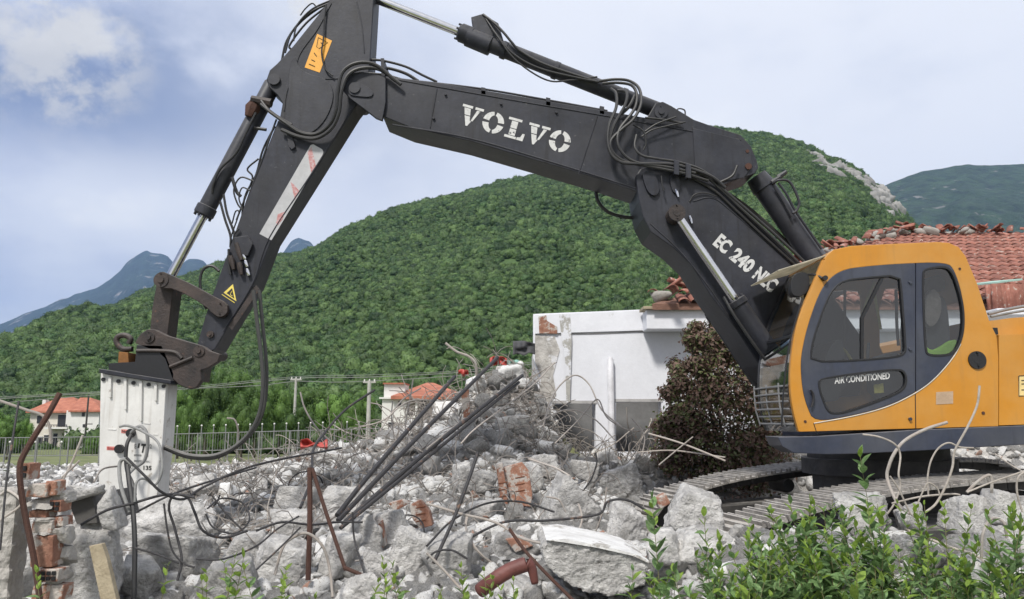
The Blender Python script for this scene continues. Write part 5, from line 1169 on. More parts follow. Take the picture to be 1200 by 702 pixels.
# ------------------------------------------------------------ rubble: the chunks one can point at
def chunk(name, label, cat, px, py, w_, h_, m, seed, sub=5, planes=11, depth=.8, rot=0., rough=.05, lift=0., Y=None, sink=.06, group=None, dims=None):
    g = hit(px, py + h_ / 2 - lift) if Y is None else None
    Yc = (g.y if Y is None else Y) + .02
    W, F = rock_data(seed, sub, planes, rough); a, b = w_ / 2 / FPX * Yc * 1.04, h_ / 2 / FPX * Yc * 1.04
    W = W * np.array([a, (a + b) / 2 * depth, b * (1 + sink)]); c_, s_ = math.cos(rot), math.sin(rot)
    W = np.stack([W[:, 0] * c_ - W[:, 2] * s_, W[:, 1], W[:, 0] * s_ + W[:, 2] * c_], 1)
    p = P(px, py, Yc) + Vector((0, 0, -b * sink))
    o = link(name, npmesh(name, W, F, m), None, p); tag(o, label, cat, group); return o
BC = [
 (110, 668, 82, 110, 101, 0, 'tall broken concrete block with a timber plank leaning on its front'), (15, 645, 90, 100, 102, 0, 'cracked flat concrete slab at the bottom left corner'), (203, 652, 84, 54, 103, 0, 'rounded pale boulder low beside the thick black cable'),
 (204, 612, 100, 62, 104, 0, 'big pale concrete lump right of the breaker foot'), (262, 682, 78, 56, 105, 0, 'whitish boulder behind the left green sprigs'), (290, 644, 56, 38, 106, 0, 'grey chunk with a smooth dark face left of the rusty post'),
 (330, 656, 72, 50, 107, 0, 'rough boulder just left of the rusty post foot'), (342, 616, 50, 38, 108, 0, 'flat topped pale block behind the rusty post'), (402, 594, 56, 46, 109, 0, 'pale block right under the meeting point of the four black bars'), (424, 628, 52, 48, 162, .15, 'rough block between the leaning rusty bar and the large boulder'), (396, 650, 48, 50, 163, -.1, 'grey block behind the lower part of the leaning rusty bar'),
 (455, 622, 54, 46, 110, .1, 'rough pale boulder below the narrow brick edge'), (484, 650, 56, 58, 164, -.2, 'slanted boulder left of the dusty block'), (446, 664, 40, 40, 165, 0, 'smaller block at the foot of the rough pale boulder'),
 (524, 660, 56, 66, 111, 0, 'dusty block in front of the clay fragments low in the middle'), (556, 566, 54, 40, 112, 0, 'pale lump left of the upright orange hollow brick'),
 (685, 552, 34, 26, 113, 0, 'small faceted boulder on the ridge below the building'), (711, 538, 26, 20, 114, 0, 'little white boulder under the left window opening'), (728, 572, 56, 56, 115, 0, 'square pale block below the right window opening'),
 (668, 596, 62, 66, 116, -.4, 'tilted slab end with a shaded lower face in the middle'), (732, 614, 48, 54, 117, 0, 'upright rough block between tilted slab and tracks'),
 (780, 640, 44, 38, 119, 0, 'pale chunk left of the bush shoots at the right'), (811, 602, 68, 64, 120, 0, 'triangular pale boulder in front of the far track'), (818, 648, 104, 56, 121, 0, 'broad whitish boulder below the near track front'),
 (1012, 600, 66, 44, 122, 0, 'white boulder half hidden by green shoots under the cab'), (1134, 600, 64, 40, 123, 0, 'wide pale boulder right of the curled white wires'), (1178, 594, 50, 40, 124, 0, 'faceted boulder at the right edge below the track'),
 (1186, 640, 50, 46, 125, 0, 'round boulder at the right edge low down'), (1146, 678, 56, 52, 126, 0, 'white block at the bottom right among leaves'), (1066, 606, 38, 32, 127, 0, 'small pointed stone between white wires'),
 (402, 541, 58, 20, 128, -.2, 'long grey slab piece lying below the red plastic scrap'), (389, 558, 24, 18, 129, 0, 'pale stone left of the four black bars'), (317, 548, 24, 22, 130, 0, 'white lump left of the red plastic scrap'),
 (287, 561, 26, 22, 131, 0, 'pale lump below the bend of the breaker hose'), (308, 568, 13, 22, 132, 0, 'narrow upright stone below the breaker hose'), (267, 578, 22, 24, 133, 0, 'whitish stone left of the narrow upright one'),
 (519, 568, 20, 20, 134, 0, 'small block right of the lower black bars'), (541, 556, 22, 30, 135, 0, 'upright pale chunk beyond the ends of the wires'), (535, 522, 24, 14, 136, 0, 'flat white stone on the heap slope left of centre'),
 (703, 534, 32, 16, 137, 0, 'low white rock resting under the building pier'), (744, 522, 26, 20, 138, 0, 'white rock in the right window opening bottom'), (708, 512, 40, 20, 139, 0, 'long white rubble piece below the left window'),
 (350, 585, 50, 30, 140, 0, 'grey block behind the flat topped pale one'), (600, 640, 50, 34, 141, 0, 'dust covered block above the bent red pipe'), (610, 560, 50, 40, 142, 0, 'greyish block behind the orange hollow bricks'),
 (875, 640, 70, 50, 143, 0, 'pale boulder under the front of the near track'), (930, 660, 60, 56, 144, 0, 'boulder behind the leaves below the slewing ring'), (1000, 668, 64, 50, 145, 0, 'pale block low behind the dense green shoots'), (1075, 650, 60, 46, 146, 0, 'dusty block behind the leaves left of the curled wires'),
 (165, 680, 46, 50, 147, 0, 'small grey block at the foot of the black cable'), (430, 690, 70, 40, 148, 0, 'flat grey block at the bottom edge left of centre'), (600, 692, 60, 34, 149, 0, 'grey block under the bent red pipe'), (60, 600, 40, 40, 150, 0, 'rough concrete core behind the brick column'),
 (500, 545, 30, 26, 151, 0, 'pale chunk between the upper black bars'), (640, 545, 36, 26, 152, 0, 'white chunk halfway up the slope in the middle'), (570, 600, 40, 30, 153, 0, 'pale block left of the hollow brick strip'), (235, 570, 40, 30, 154, 0, 'pale heap stone right of the breaker housing'),
 (470, 510, 30, 22, 155, 0, 'white chunk on the left slope of the heap'), (524, 482, 36, 26, 156, 0, 'white chunk high on the heap under the bars'), (560, 450, 30, 24, 157, 0, 'white chunk on the crest of the heap'), (596, 440, 34, 26, 158, 0, 'plaster chunk on the crest beside the building corner'), (540, 500, 34, 24, 159, 0, 'pale block in the middle of the heap'), (600, 500, 40, 26, 160, 0, 'pale block on the heap below the building corner')]
for i, (px, py, w_, h_, sd_, rt, lb_) in enumerate(BC):
    bigc = w_ * h_ > 2400
    chunk('concrete_chunk', lb_, 'concrete chunk', px, py, w_, h_, plaster if sd_ in (136, 138, 139, 156, 157, 158, 133) else concrete, sd_, 5 if bigc else 4, 9 + i % 5, rot=rt, rough=.085 if i % 3 else .12, Y={120: 5.55, 121: 5.2, 143: 5.25, 119: 5.1, 122: 4.95, 123: 4.95, 124: 4.9, 125: 4.7, 127: 4.9, 145: 4.6, 146: 4.65, 144: 4.8, 126: 4.4}.get(sd_))
def roughen(o, lev=4, st=.03, size=.12):
    m = o.modifiers.new('s', 'SUBSURF'); m.subdivision_type = 'SIMPLE'; m.levels = m.render_levels = lev
    tx = bpy.data.textures.get('grit') or bpy.data.textures.new('grit', 'CLOUDS'); tx.noise_scale = size; tx.noise_depth = 4
    d = o.modifiers.new('d', 'DISPLACE'); d.texture = tx; d.texture_coords = 'GLOBAL'; d.strength = st; d.mid_level = .5; return o
sl_ = plate('concrete_slab', [(634, 641), (640, 634), (660, 633), (700, 640), (742, 650), (760, 659), (757, 684), (735, 694), (712, 699), (690, 694), (662, 682), (640, 664)], 4.95, 5.7, concrete, None, bevel=.02)
tag(roughen(sl_, 5, .045), 'largest slab lying in front with a flat white top edge', 'concrete slab')
# middle sized loose chunks
mids = []
for i in range(12):
    W, F = rock_data(300 + i, 3, 8 + i % 5, .05); mids.append(npmesh('loose_chunk', W, F, [concrete, concrete, plaster, concrete][i % 4]))
zones = [('on the {1} {0} slope of the big heap beside the building', 430, 640, 430, 540, 110, .38), ('low in the {1} {0} centre foreground near the largest slab', 380, 760, 560, 700, 110, .26),
         ('in the {1} {0} part of the left foreground boulders', 0, 380, 560, 700, 95, .24), ('on the {1} {0} rubble before the white building wall', 640, 780, 500, 560, 45, .35), ('between the {1} {0} green shoots at the bottom right', 780, 1200, 590, 700, 90, .32)]
r_ = random.Random(21)
allc = []
for lb_, x0, x1, y0, y1, n_, smax in zones:
    k = 0; tries = 0
    while k < n_ and tries < 2000:
        tries += 1; px, py = r_.uniform(x0, x1), r_.uniform(y0, y1); g = hit(px, py)
        if g.y > 20: continue
        s_ = (.05 + (smax * .5 - .05) * r_.random() ** 1.6)
        z = float(H(g.x, g.y)[0])
        M = Matrix.Translation((g.x, g.y, z + s_ * .25)) @ Euler((r_.uniform(-.6, .6), r_.uniform(-.6, .6), r_.uniform(0, 6.28))).to_matrix().to_4x4() @ Matrix.Diagonal((s_ * r_.uniform(.8, 1.5), s_ * r_.uniform(.7, 1.1), s_ * r_.uniform(.5, .9), 1))
        mi_ = r_.randrange(12); sz_ = 'small' if s_ < .07 else 'middling' if s_ < .11 else 'large'
        pl_ = 'white plaster' if mi_ % 4 == 2 else 'grey concrete'; wl_ = lb_.format(*(['left', 'middle', 'right'][min(2, int((px - x0) / (x1 - x0) * 3))], ['upper', 'lower'][int(py > (y0 + y1) / 2)]))
        lt = sz_ + ' ' + pl_ + ' chunk ' + wl_; allc.append((s_ / g.y, mi_, M, lt)); k += 1
allc.sort(key=lambda q: -q[0])
for _, mi_, M, lt in allc[:290]: tag(inst('loose_chunk', mids[mi_], M), lt, 'chunk', 'loose chunks: ' + lt)
SV = []; SF = []; k = 0
for _, mi_, M, lt in allc[290:]:
    me = mids[mi_]; co = np.empty(len(me.vertices) * 3); me.vertices.foreach_get('co', co); co = co.reshape(-1, 3); A = np.array(M)
    SV.append(co @ A[:3, :3].T + A[:3, 3]); f_ = np.empty(len(me.loops), np.int32); me.loops.foreach_get('vertex_index', f_); SF.append(f_.reshape(-1, 3) + k); k += len(co)
tag(link('small_chunks', npmesh('small_chunks', np.concatenate(SV), np.concatenate(SF), concrete)), 'many smaller broken concrete pieces lying between the bigger chunks', 'rubble', kind='stuff')
# small fragments: uncountable
fr_src = []
for i in range(5):
    W, F = rock_data(700 + i, 2, 8, .08); o = bpy.data.objects.new('fragment_source', npmesh('fragment', W, F, [concrete, plaster, concrete, plaster, concrete][i])); fr_src.append(o)
W, F = rock_data(720, 2, 7, .03); fr_src.append(bpy.data.objects.new('fragment_source', npmesh('fragment', W * np.array([1, .6, .35]), F, brick_m)))
W, F = rock_data(721, 2, 7, .03); fr_src.append(bpy.data.objects.new('fragment_source', npmesh('fragment', W * np.array([1.3, .5, .25]), F, concrete_dark)))
n_ = 60000
py_ = rng.uniform(425, 760, n_); px_ = rng.uniform(-60, 1260, n_)
ys_ = np.exp(rng.uniform(np.log(3.6), np.log(26), n_)); xs_ = (px_ - 600) / FPX * ys_
keep = rng.random(n_) < np.clip(1.25 - ys_ / 26, .3, 1); xs_, ys_ = xs_[keep], ys_[keep]
inpit = (xs_ > 1.6) & (ys_ > 6) & (ys_ < 10.4) & (xs_ < 9); keep = ~inpit | (rng.random(len(xs_)) < .3); xs_, ys_ = xs_[keep], ys_[keep]
ok = ~((ys_ > 12.9) & (xs_ > .35)); xs_, ys_ = xs_[ok], ys_[ok]; n_ = len(xs_)
sz = .010 + .055 * rng.random(n_) ** 3.2 + .004 * np.minimum(ys_, 14) * rng.random(n_)
zz = H(xs_, ys_) + sz * .3
vi = rng.choice(7, n_, p=[.19, .22, .19, .20, .10, .06, .04])
scatter('rubble_fragments', np.stack([xs_, ys_, zz], 1), np.stack([sz * rng.uniform(.8, 1.6, n_), sz * rng.uniform(.6, 1.1, n_), sz * rng.uniform(.4, .9, n_)], 1), rng.uniform(-3.1, 3.1, (n_, 3)) * [.3, .3, 1], vi, fr_src, 'countless small fragments of concrete, plaster and brick covering the ground', 'rubble')

# ------------------------------------------------------------ special pieces in the rubble
# brick column with its bent rusty bar
Yb_ = 4.5
col_ = empty('brick_column', P(52, 700, Yb_)[:], 'broken column of orange hollow bricks and mortar at the left', 'brick column')
bk = roughen(MB().add(*box(P(33, 0, 4.52).x, P(78, 0, 4.52).x, 4.50, 4.64, P(0, 708, 4.5).z, P(0, 574, 4.5).z)).obj('mortar', mortar_m, col_), 5, .05)
bl = [(31, 53, 567, 583, 4.44), (55, 65, 564, 581, 4.46), (34, 54, 598, 607, 4.47), (58, 71, 586, 600, 4.48), (37, 59, 610, 625, 4.45), (60, 74, 606, 617, 4.49), (38, 61, 628, 665, 4.44), (42, 67, 667, 682, 4.43), (57, 72, 686, 704, 4.46), (37, 55, 686, 708, 4.45), (25, 33, 543, 562, 4.48)]
for i, (x0, x1, y0, y1, y_) in enumerate(bl):
    a, b = P(x0, y0, y_), P(x1, y1, y_); mb = MB(); mb.add(*box(a.x, b.x, y_, y_ + .11, b.z, a.z)); j_ = r_.uniform(-.012, .012)
    o = MB().add([Vector((v.x + j_ * (v.z > (a.z + b.z) / 2), v.y, v.z)) for v in mb.v], mb.f).obj('brick', brick_m, col_, bevel=.006); roughen(o, 3, .012, .06)
    if i in (3, 7, 10):   # open ends: rows of cells
        n_c = 1 if (x1 - x0) < 10 else 2 if (x1 - x0) < 16 else 4; cw = (b.x - a.x) / (n_c + .35)
        for cx in range(n_c):
            for cz in range(2):
                hz = (a.z - b.z) / 2.35; x_ = a.x + cw * (.25 + cx); z_ = b.z + hz * (.28 + cz)
                obj('cell', *box(x_, x_ + cw * .7, y_ - .008, y_ + .01, z_, z_ + hz * .7), black_m, o)
for i, (x0, x1, y0, y1, y_) in enumerate([(30, 60, 583, 597, 4.46), (36, 60, 607, 612, 4.45), (58, 80, 572, 590, 4.53), (54, 78, 640, 668, 4.5), (38, 62, 622, 630, 4.44), (60, 76, 618, 640, 4.48), (52, 74, 668, 688, 4.48)]):
    W, F = rock_data(820 + i, 3, 10, .07); a, b = P(x0, y0, y_), P(x1, y1, y_); c_ = (a + b) / 2
    V = [Vector((c_.x + v[0] * (b.x - a.x) / 2, y_ + .06 + v[1] * .08, c_.z + v[2] * (a.z - b.z) / 2)) for v in W]; obj('mortar', V, [tuple(map(int, f)) for f in F], mortar_m, col_)
# hollow beam end, timber plank, red pipe, clay pieces, plastic scraps
o = plate('beam_end', [(80, 587), (106, 579), (110, 590), (114, 613), (90, 614)], 4.95, 5.5, mat('dark smooth concrete', (.09, .085, .08), .8, vs=5, bump=.2), None); tag(o, 'dark smooth end face of a broken beam by the breaker', 'beam')
chunk('concrete_chunk', 'pale slab tilted against the right side of the dark beam end', 'concrete chunk', 131, 596, 20, 46, concrete, 171, 4, 10, Y=4.92, rot=.45)
chunk('concrete_chunk', 'narrow pale stone on the upper left edge of the dark beam end', 'concrete chunk', 98, 578, 44, 11, concrete, 172, 4, 10, Y=4.92, rot=.28)
chunk('concrete_chunk', 'rough pale crust on top of the dark beam end', 'concrete chunk', 112, 582, 54, 22, concrete, 161, 4, 10, Y=5.2, rot=-.15)
o = plate('timber_plank', [(104, 640), (119, 637), (125, 655), (137, 706), (118, 706), (110, 668)], 4.33, 4.37, wood, None, bevel=.004); tag(o, 'weathered beige timber plank leaning against the tall block', 'plank')
mb = MB(); mb.add(*tube(catmull([P(563, 692, 4.55), P(580, 679, 4.5), P(596, 669, 4.5), P(608, 664, 4.5), P(617, 661, 4.5)], 5), .042, 20, False)); mb.add(*tube(catmull([P(617, 661, 4.5), P(623, 666, 4.5), P(627, 684, 4.5)], 5), [.042, .04, .036, .033, .03, .028, .027, .025, .024, .022, .02], 20, False))
o = mb.obj('drain_elbow', mat('brick red pipe', (.11, .033, .027), .6, col2=(.16, .055, .045), vs=6, bump=.2, bs=30, patch=((.34, .30, .27), 8, .62)), None); tag(smooth_sides(o), 'bent brick red drain pipe with crushed end at the bottom', 'pipe'); o.modifiers.new('w', 'SOLIDIFY').thickness = .006
clay = [([(581, 545), (589, 543), (594, 575), (596, 605), (588, 606), (585, 575)], 8.0, 'upright strip of orange hollow brick'), ([(590, 548), (612, 542), (620, 552), (624, 580), (622, 594), (600, 592), (594, 570)], 8.1, 'brown dusty brick face beside the upright strip'),
        ([(480, 592), (492, 586), (503, 600), (507, 616), (492, 620), (482, 606)], 7.0, 'orange brick piece between the big boulders'), ([(455, 590), (470, 586), (480, 590), (462, 600)], 7.1, 'flat orange brick sliver above the big rough boulder'), ([(440, 620), (446, 610), (452, 640), (444, 648)], 6.3, 'narrow orange brick edge beside the black bars'),
        ([(592, 632), (612, 630), (625, 640), (604, 648)], 6.0, 'reddish brick rubble piece above the bent pipe'), ([(540, 458), (549, 456), (551, 488), (543, 490)], 11.0, 'upright orange brick stump on the heap crest'), ([(695, 630), (710, 624), (712, 636), (700, 640)], 5.9, 'orange brick bit behind the flat white slab edge'), ([(768, 585), (780, 578), (786, 590), (774, 597)], 6.6, 'broken orange brick at the tip of the far track')]
for pts, y_, lb_ in clay:
    o = plate('brick_fragment', pts, y_, y_ + .14, brick_m, None, bevel=.008); tag(o, lb_, 'brick')
    if len(pts) > 5:
        cx = sum(p[0] for p in pts) / len(pts); cy = sum(p[1] for p in pts) / len(pts)
        for k in (-8, 0, 8): hose('groove', [(cx - 5, cy + k), (cx + 6, cy + k - 2)], y_, .006, mat('shaded clay', (.16, .06, .03), .9), o, 5)
def cloth(label, px, py, w_, h_, Y, m, seed, cat='plastic scrap'):
    nx, ny = 16, 8; V = []; 
    for j in range(ny + 1):
        for i in range(nx + 1):
            u, v = i / nx, j / ny; q = np.array([[u * 4, v * 3, seed * 3.1]]); p = P(px + (u - .5) * w_, py + (v - .5) * h_ + 3 * float(vnoise(q + 9)[0]), Y + .12 * float(vnoise(q)[0])); V.append(p)
    F = [(j * (nx + 1) + i, j * (nx + 1) + i + 1, (j + 1) * (nx + 1) + i + 1, (j + 1) * (nx + 1) + i) for j in range(ny) for i in range(nx)]
    o = obj('plastic_sheet', V, F, m, None, True); o.modifiers.new('t', 'SOLIDIFY').thickness = .004; tag(o, label, cat)
cloth('crumpled red plastic scrap on the middle of the heap', 368, 521, 32, 9, 11.0, red_m, 1); cloth('small black bag beside the red plastic scrap', 378, 516, 12, 5, 11.2, black_m, 2)
cloth('red plastic sheet on the heap crest beside the black bars', 584, 424, 20, 10, 12.2, red_m, 3); cloth('small red plastic scrap left on the heap crest', 543, 436, 12, 7, 12.2, red_m, 4)
cloth('pale teal sheet on the heap crest', 601, 427, 16, 12, 12.4, mat('teal sheet', (.22, .42, .36), .6, bump=.1), 5); cloth('dark grey membrane hanging off the top by the building corner', 614, 408, 26, 16, 12.7, mat('dark membrane', (.07, .07, .075), .8, bump=.3), 6)
cloth('pale teal plastic on the right side of the villa behind wires', 520, 485, 16, 10, 12.0, mat('teal sheet'), 7)
pm = mat('white plastic pipe', (.62, .62, .60), .5, bump=0)
o = smooth_sides(obj('plastic_pipe', *tube([P(838, 674, 4.8), P(868, 664, 4.9)], .05, 16), pm)); tag(o, 'short white plastic pipe end below the near track', 'pipe')
o = plate('plaster_strip', [(640, 633), (661, 631.5), (701, 638.5), (743, 648.5), (761, 657.5), (760, 660), (742, 651.5), (700, 642), (660, 635.5)], 4.93, 5.6, plaster, sl_)

# ------------------------------------------------------------ reinforcing bars and wires
RB = [
 ([(395, 604, 6.0), (440, 548, 6.6), (533, 441, 8.4)], .020, steel_dark, 'leftmost of the four thick black bars fanning up to the right'), ([(396, 610, 5.98), (480, 522, 6.8), (583, 419, 8.8)], .020, steel_dark, 'longest of the four thick black bars reaching the heap crest'),
 ([(402, 614, 5.95), (510, 521, 6.9), (612, 440, 8.8)], .020, steel_dark, 'upper one of the two parallel black bars pointing to the building'), ([(399, 619, 5.9), (512, 527, 6.85), (608, 448, 8.7)], .016, steel_dark, 'lowest of the two parallel black bars pointing to the building'),
 ([(70, 461, 4.5), (55, 488, 4.45), (31, 527, 4.4), (23, 550, 4.38), (27, 590, 4.38), (35, 630, 4.38), (42, 668, 4.38), (47, 705, 4.38)], .016, steel_rust, 'thick bent rusty bar standing in front of the brick column'),
 ([(363, 548, 5.4), (363, 610, 5.35), (361, 680, 5.3)], .018, steel_rust, 'upright dark rusty post with a pointed top'), ([(366, 549, 5.4), (378, 588, 5.35), (392, 630, 5.3), (405, 668, 5.25)], .013, steel_rust, 'thinner rusty bar leaning from the top of the rusty post'),
 ([(403, 665, 5.2), (430, 676, 5.2), (446, 680, 5.2)], .013, steel_rust, 'short rusty bar lying at the foot of the rusty post'),
 ([(439, 457, 8.0), (405, 480, 7.8), (380, 508, 7.4), (367, 528, 7.0), (365, 560, 6.6), (352, 595, 6.2)], .012, steel_dark, 'long thin black bar curving down behind the rusty post'),
 ([(157, 702, 4.6), (158, 640, 4.65), (156, 600, 4.7), (152, 570, 4.75), (149, 545, 4.8)], .015, rubber, 'thick black cable rising vertically beside the breaker'), ([(152, 600, 4.72), (142, 570, 4.75), (140, 545, 4.8), (146, 538, 4.8), (156, 545, 4.8)], .011, mat('dusty grey hose'), 'pale grey cable looped in front of the breaker'),
 ([(158, 588, 4.7), (160, 565, 4.7), (170, 561, 4.75), (182, 568, 4.8), (190, 550, 4.8), (186, 520, 4.85), (168, 506, 4.9), (150, 499, 4.9), (140, 500, 4.9)], .008, mat('dusty grey hose'), 'thin grey cable circling over the breaker lettering'),
 ([(148, 536, 4.6), (158, 546, 4.6), (172, 560, 4.6), (190, 577, 4.65), (215, 585, 4.8), (240, 570, 5.0), (300, 545, 5.2), (400, 525, 6)], .008, steel_dark, 'black wire running from the breaker lettering to the right'),
 ([(95, 615, 4.7), (125, 598, 4.7), (155, 590, 4.7), (192, 580, 4.8), (218, 582, 4.9), (228, 600, 4.9), (238, 622, 4.9), (262, 630, 5.), (290, 622, 5.1)], .008, steel_dark, 'black wire arching across the boulders beside the cable'),
 ([(192, 590, 4.7), (196, 620, 4.7), (202, 645, 4.7), (215, 660, 4.7), (228, 665, 4.7)], .006, steel_dark, 'thin black wire dropping over the rounded boulder'), ([(228, 583, 4.8), (205, 580, 4.8), (198, 595, 4.8), (205, 620, 4.8), (213, 655, 4.75), (208, 680, 4.7)], .008, steel_dark, 'looped black wire hanging over two boulders'),
 ([(158, 642, 4.62), (185, 650, 4.62), (210, 660, 4.65)], .006, steel_dark, 'short black wire leaving the thick cable to the right'), ([(160, 600, 4.9), (200, 580, 5), (240, 566, 5.2), (300, 548, 5.6)], .007, steel_dark, 'thin straight dark wire right of the breaker foot'),
 ([(243, 596, 5.2), (260, 584, 5.3), (285, 590, 5.4), (292, 610, 5.3), (275, 625, 5.2), (250, 618, 5.2), (241, 602, 5.2)], .006, steel_dark, 'closed loop of black wire above the dark faced chunk'), ([(248, 580, 5.2), (265, 602, 5.2), (285, 622, 5.2)], .006, steel_dark, 'short dark wire crossing the closed wire loop'),
 ([(230, 655, 4.6), (262, 655, 4.6), (300, 640, 4.8), (325, 620, 5), (350, 605, 5.2)], .006, steel_dark, 'dark wire crossing before the dark faced chunk'), ([(300, 668, 4.8), (330, 640, 4.9), (352, 618, 5.)], .006, steel_dark, 'diagonal black wire over the rough boulder'),
 ([(322, 674, 4.9), (330, 645, 4.95), (340, 632, 5), (360, 625, 5), (378, 640, 5), (386, 665, 5), (390, 700, 4.9)], .009, steel_dust, 'pale grey wire arching across the rusty post foot'), ([(300, 622, 5.3), (330, 612, 5.4), (365, 615, 5.5), (395, 612, 5.7), (425, 612, 5.7)], .008, steel_dark, 'black wire passing behind the rusty post at mid height'),
 ([(413, 600, 5.6), (415, 630, 5.6), (422, 655, 5.5), (428, 675, 5.4)], .007, steel_dark, 'black wire running down the upright block'), ([(500, 526, 6.5), (545, 490, 8)], .008, steel_dust, 'grey wire above the parallel black bars'),
 ([(560, 530, 5.6), (550, 560, 5.5), (535, 600, 5.4), (522, 630, 5.3), (508, 660, 5.2)], .012, steel_dark, 'dark straight bar leaning in front of the clay fragments'), ([(500, 655, 5.1), (512, 646, 5.1), (530, 645, 5.1), (548, 655, 5.1)], .007, steel_dark, 'bent short bar across the dusty block'),
 ([(500, 648, 4.8), (520, 668, 4.8), (540, 690, 4.75)], .008, steel_dust, 'pale wire slanting down at the bottom centre'), ([(597, 620, 5.0), (615, 645, 4.95), (640, 672, 4.9), (672, 704, 4.85)], .011, steel_rust, 'dark slanting bar crossing the end of the red pipe'),
 ([(500, 640, 5.3), (530, 610, 5.5), (570, 590, 5.8), (610, 588, 6), (650, 600, 6)], .008, steel_dark, 'long dark wire bowed over the middle blocks'), ([(500, 590, 5.6), (540, 602, 5.5), (580, 612, 5.4), (610, 630, 5.3), (640, 638, 5.2)], .009, steel_dust, 'grey wire sagging across the centre foreground'),
 ([(540, 636, 5.5), (590, 612, 5.6), (640, 610, 5.7), (700, 603, 5.8), (712, 588, 5.8), (735, 586, 5.8), (760, 600, 5.8)], .009, steel_dark, 'dark wire bending up and over the square block'), ([(620, 538, 8), (650, 548, 7.5), (668, 558, 7.2)], .01, steel_dust, 'thick dusty wire above the hollow bricks'),
 ([(640, 582, 6.2), (655, 586, 6.2), (663, 600, 6.2)], .007, steel_dust, 'small hooked wire on the tilted slab'), ([(522, 402, 11.5), (535, 412, 11.5), (550, 418, 11.5), (558, 428, 11.5), (559, 450, 11.6), (562, 462, 11.7)], .018, steel_dust, 'thick pale bar hooking up above the heap crest'),
 ([(445, 505, 9), (470, 470, 9.5), (493, 455, 10)], .009, steel_dust, 'thin straight wire left of the black bars'), ([(352, 460, 9.5), (357, 478, 9.3), (370, 500, 9), (390, 520, 8.8)], .010, steel_dust, 'curved grey wire below the bright trees'), ([(266, 490, 9), (275, 492, 9), (279, 505, 9), (279, 525, 9)], .010, steel_dust, 'upright hooked wire right of the breaker hose'),
 ([(425, 500, 9), (450, 492, 9), (480, 470, 9.4), (520, 470, 9.8)], .008, steel_dust, 'wavy pale wire before the villa'), ([(460, 470, 10), (459, 490, 9.8), (462, 515, 9.6)], .008, steel_dust, 'upright wire in front of the villa wall'), ([(484, 445, 10.2), (480, 470, 10), (475, 500, 9.8), (482, 520, 9.6)], .009, steel_dust, 'tall wire sticking up before the villa roof'),
 ([(540, 520, 9.5), (560, 500, 9.8), (620, 455, 10.5), (650, 425, 11)], .010, steel_dust, 'straight pale bar leaning towards the building corner'), ([(636, 500, 10), (650, 460, 10.5), (672, 440, 10.8), (690, 450, 10.8), (705, 480, 10.5), (728, 500, 10.2)], .011, steel_dust, 'large arch of wire across the left window opening'),
 ([(650, 520, 9.6), (680, 490, 10), (700, 468, 10.3), (712, 490, 10.1), (740, 505, 10), (760, 502, 10)], .009, steel_dust, 'wavy wire between the two window openings'), ([(630, 495, 10), (665, 480, 10.2), (695, 490, 10.2), (720, 515, 10)], .009, steel_dust, 'low bowed wire before the left window opening'),
 ([(740, 490, 10), (755, 510, 9.8), (752, 535, 9.6)], .008, steel_dust, 'hooked wire in front of the right window opening'), ([(760, 508, 9), (800, 520, 8.8), (850, 540, 8.6)], .010, steel_dust, 'straight pale stalk at the foot of the purple bush'), ([(748, 530, 9), (790, 528, 8.9), (850, 536, 8.6)], .008, steel_dust, 'second pale stalk at the foot of the purple bush'), ([(772, 545, 8.6), (790, 530, 8.7), (812, 512, 8.8)], .008, steel_dust, 'crossing stalk before the purple bush'),
 ([(1011, 509, 5.0), (1030, 512, 4.95), (1048, 520, 4.9), (1055, 533, 4.9), (1053, 555, 4.85), (1055, 570, 4.85), (1048, 590, 4.8), (1040, 602, 4.8)], .0125, mat('pale dusty wire', (.30, .27, .235), .85, col2=(.38, .34, .30), vs=14, bump=.3, bs=60), 'pale curled wire starting high at the dark platform skirt'),
 ([(1148, 452, 4.6), (1145, 475, 4.6), (1134, 500, 4.6), (1119, 528, 4.6), (1116, 548, 4.6), (1108, 570, 4.6), (1097, 590, 4.6), (1085, 600, 4.6)], .0145, mat('pale dusty wire'), 'tallest pale wire standing up across the yellow body'),
 ([(1141, 525, 4.8), (1125, 524, 4.8), (1112, 519, 4.8), (1100, 525, 4.8), (1091, 540, 4.8), (1087, 560, 4.8), (1088, 580, 4.8)], .0115, mat('pale dusty wire'), 'pale wire arched like a hook right of the tall wire'), ([(1110, 495, 5.0), (1085, 503, 5), (1062, 515, 5), (1050, 528, 4.9), (1042, 545, 4.9), (1040, 562, 4.9), (1052, 590, 4.8), (1066, 602, 4.7)], .010, steel_dust, 'thin wire bowed before the platform skirt'),
 ([(1043, 558, 4.7), (1054, 575, 4.7), (1066, 600, 4.7), (1072, 606, 4.7)], .012, mat('pale dusty wire'), 'short pale wire slanting down between plants'), ([(1045, 590, 4.7), (1080, 582, 4.7), (1115, 579, 4.7), (1125, 580, 4.7)], .012, mat('pale dusty wire'), 'nearly level pale wire above the small pointed stone'),
 ([(1073, 596, 4.6), (1082, 575, 4.6), (1088, 566, 4.6), (1098, 572, 4.6), (1102, 582, 4.6)], .010, mat('pale dusty wire'), 'small pale wire hoop above the plants'), ([(1133, 577, 4.6), (1145, 565, 4.6), (1158, 557, 4.6), (1162, 562, 4.6), (1162, 578, 4.6)], .009, steel_dust, 'angular wire hook above the wide pale boulder'),
 ([(1133, 577, 4.55), (1160, 566, 4.55), (1200, 552, 4.55), (1230, 540, 4.5)], .011, mat('pale dusty wire'), 'straight pale wire running off the right edge'), ([(1166, 532, 5), (1185, 545, 4.9), (1205, 556, 4.8)], .010, mat('pale dusty wire'), 'pale wire slanting across the track at the right edge'),
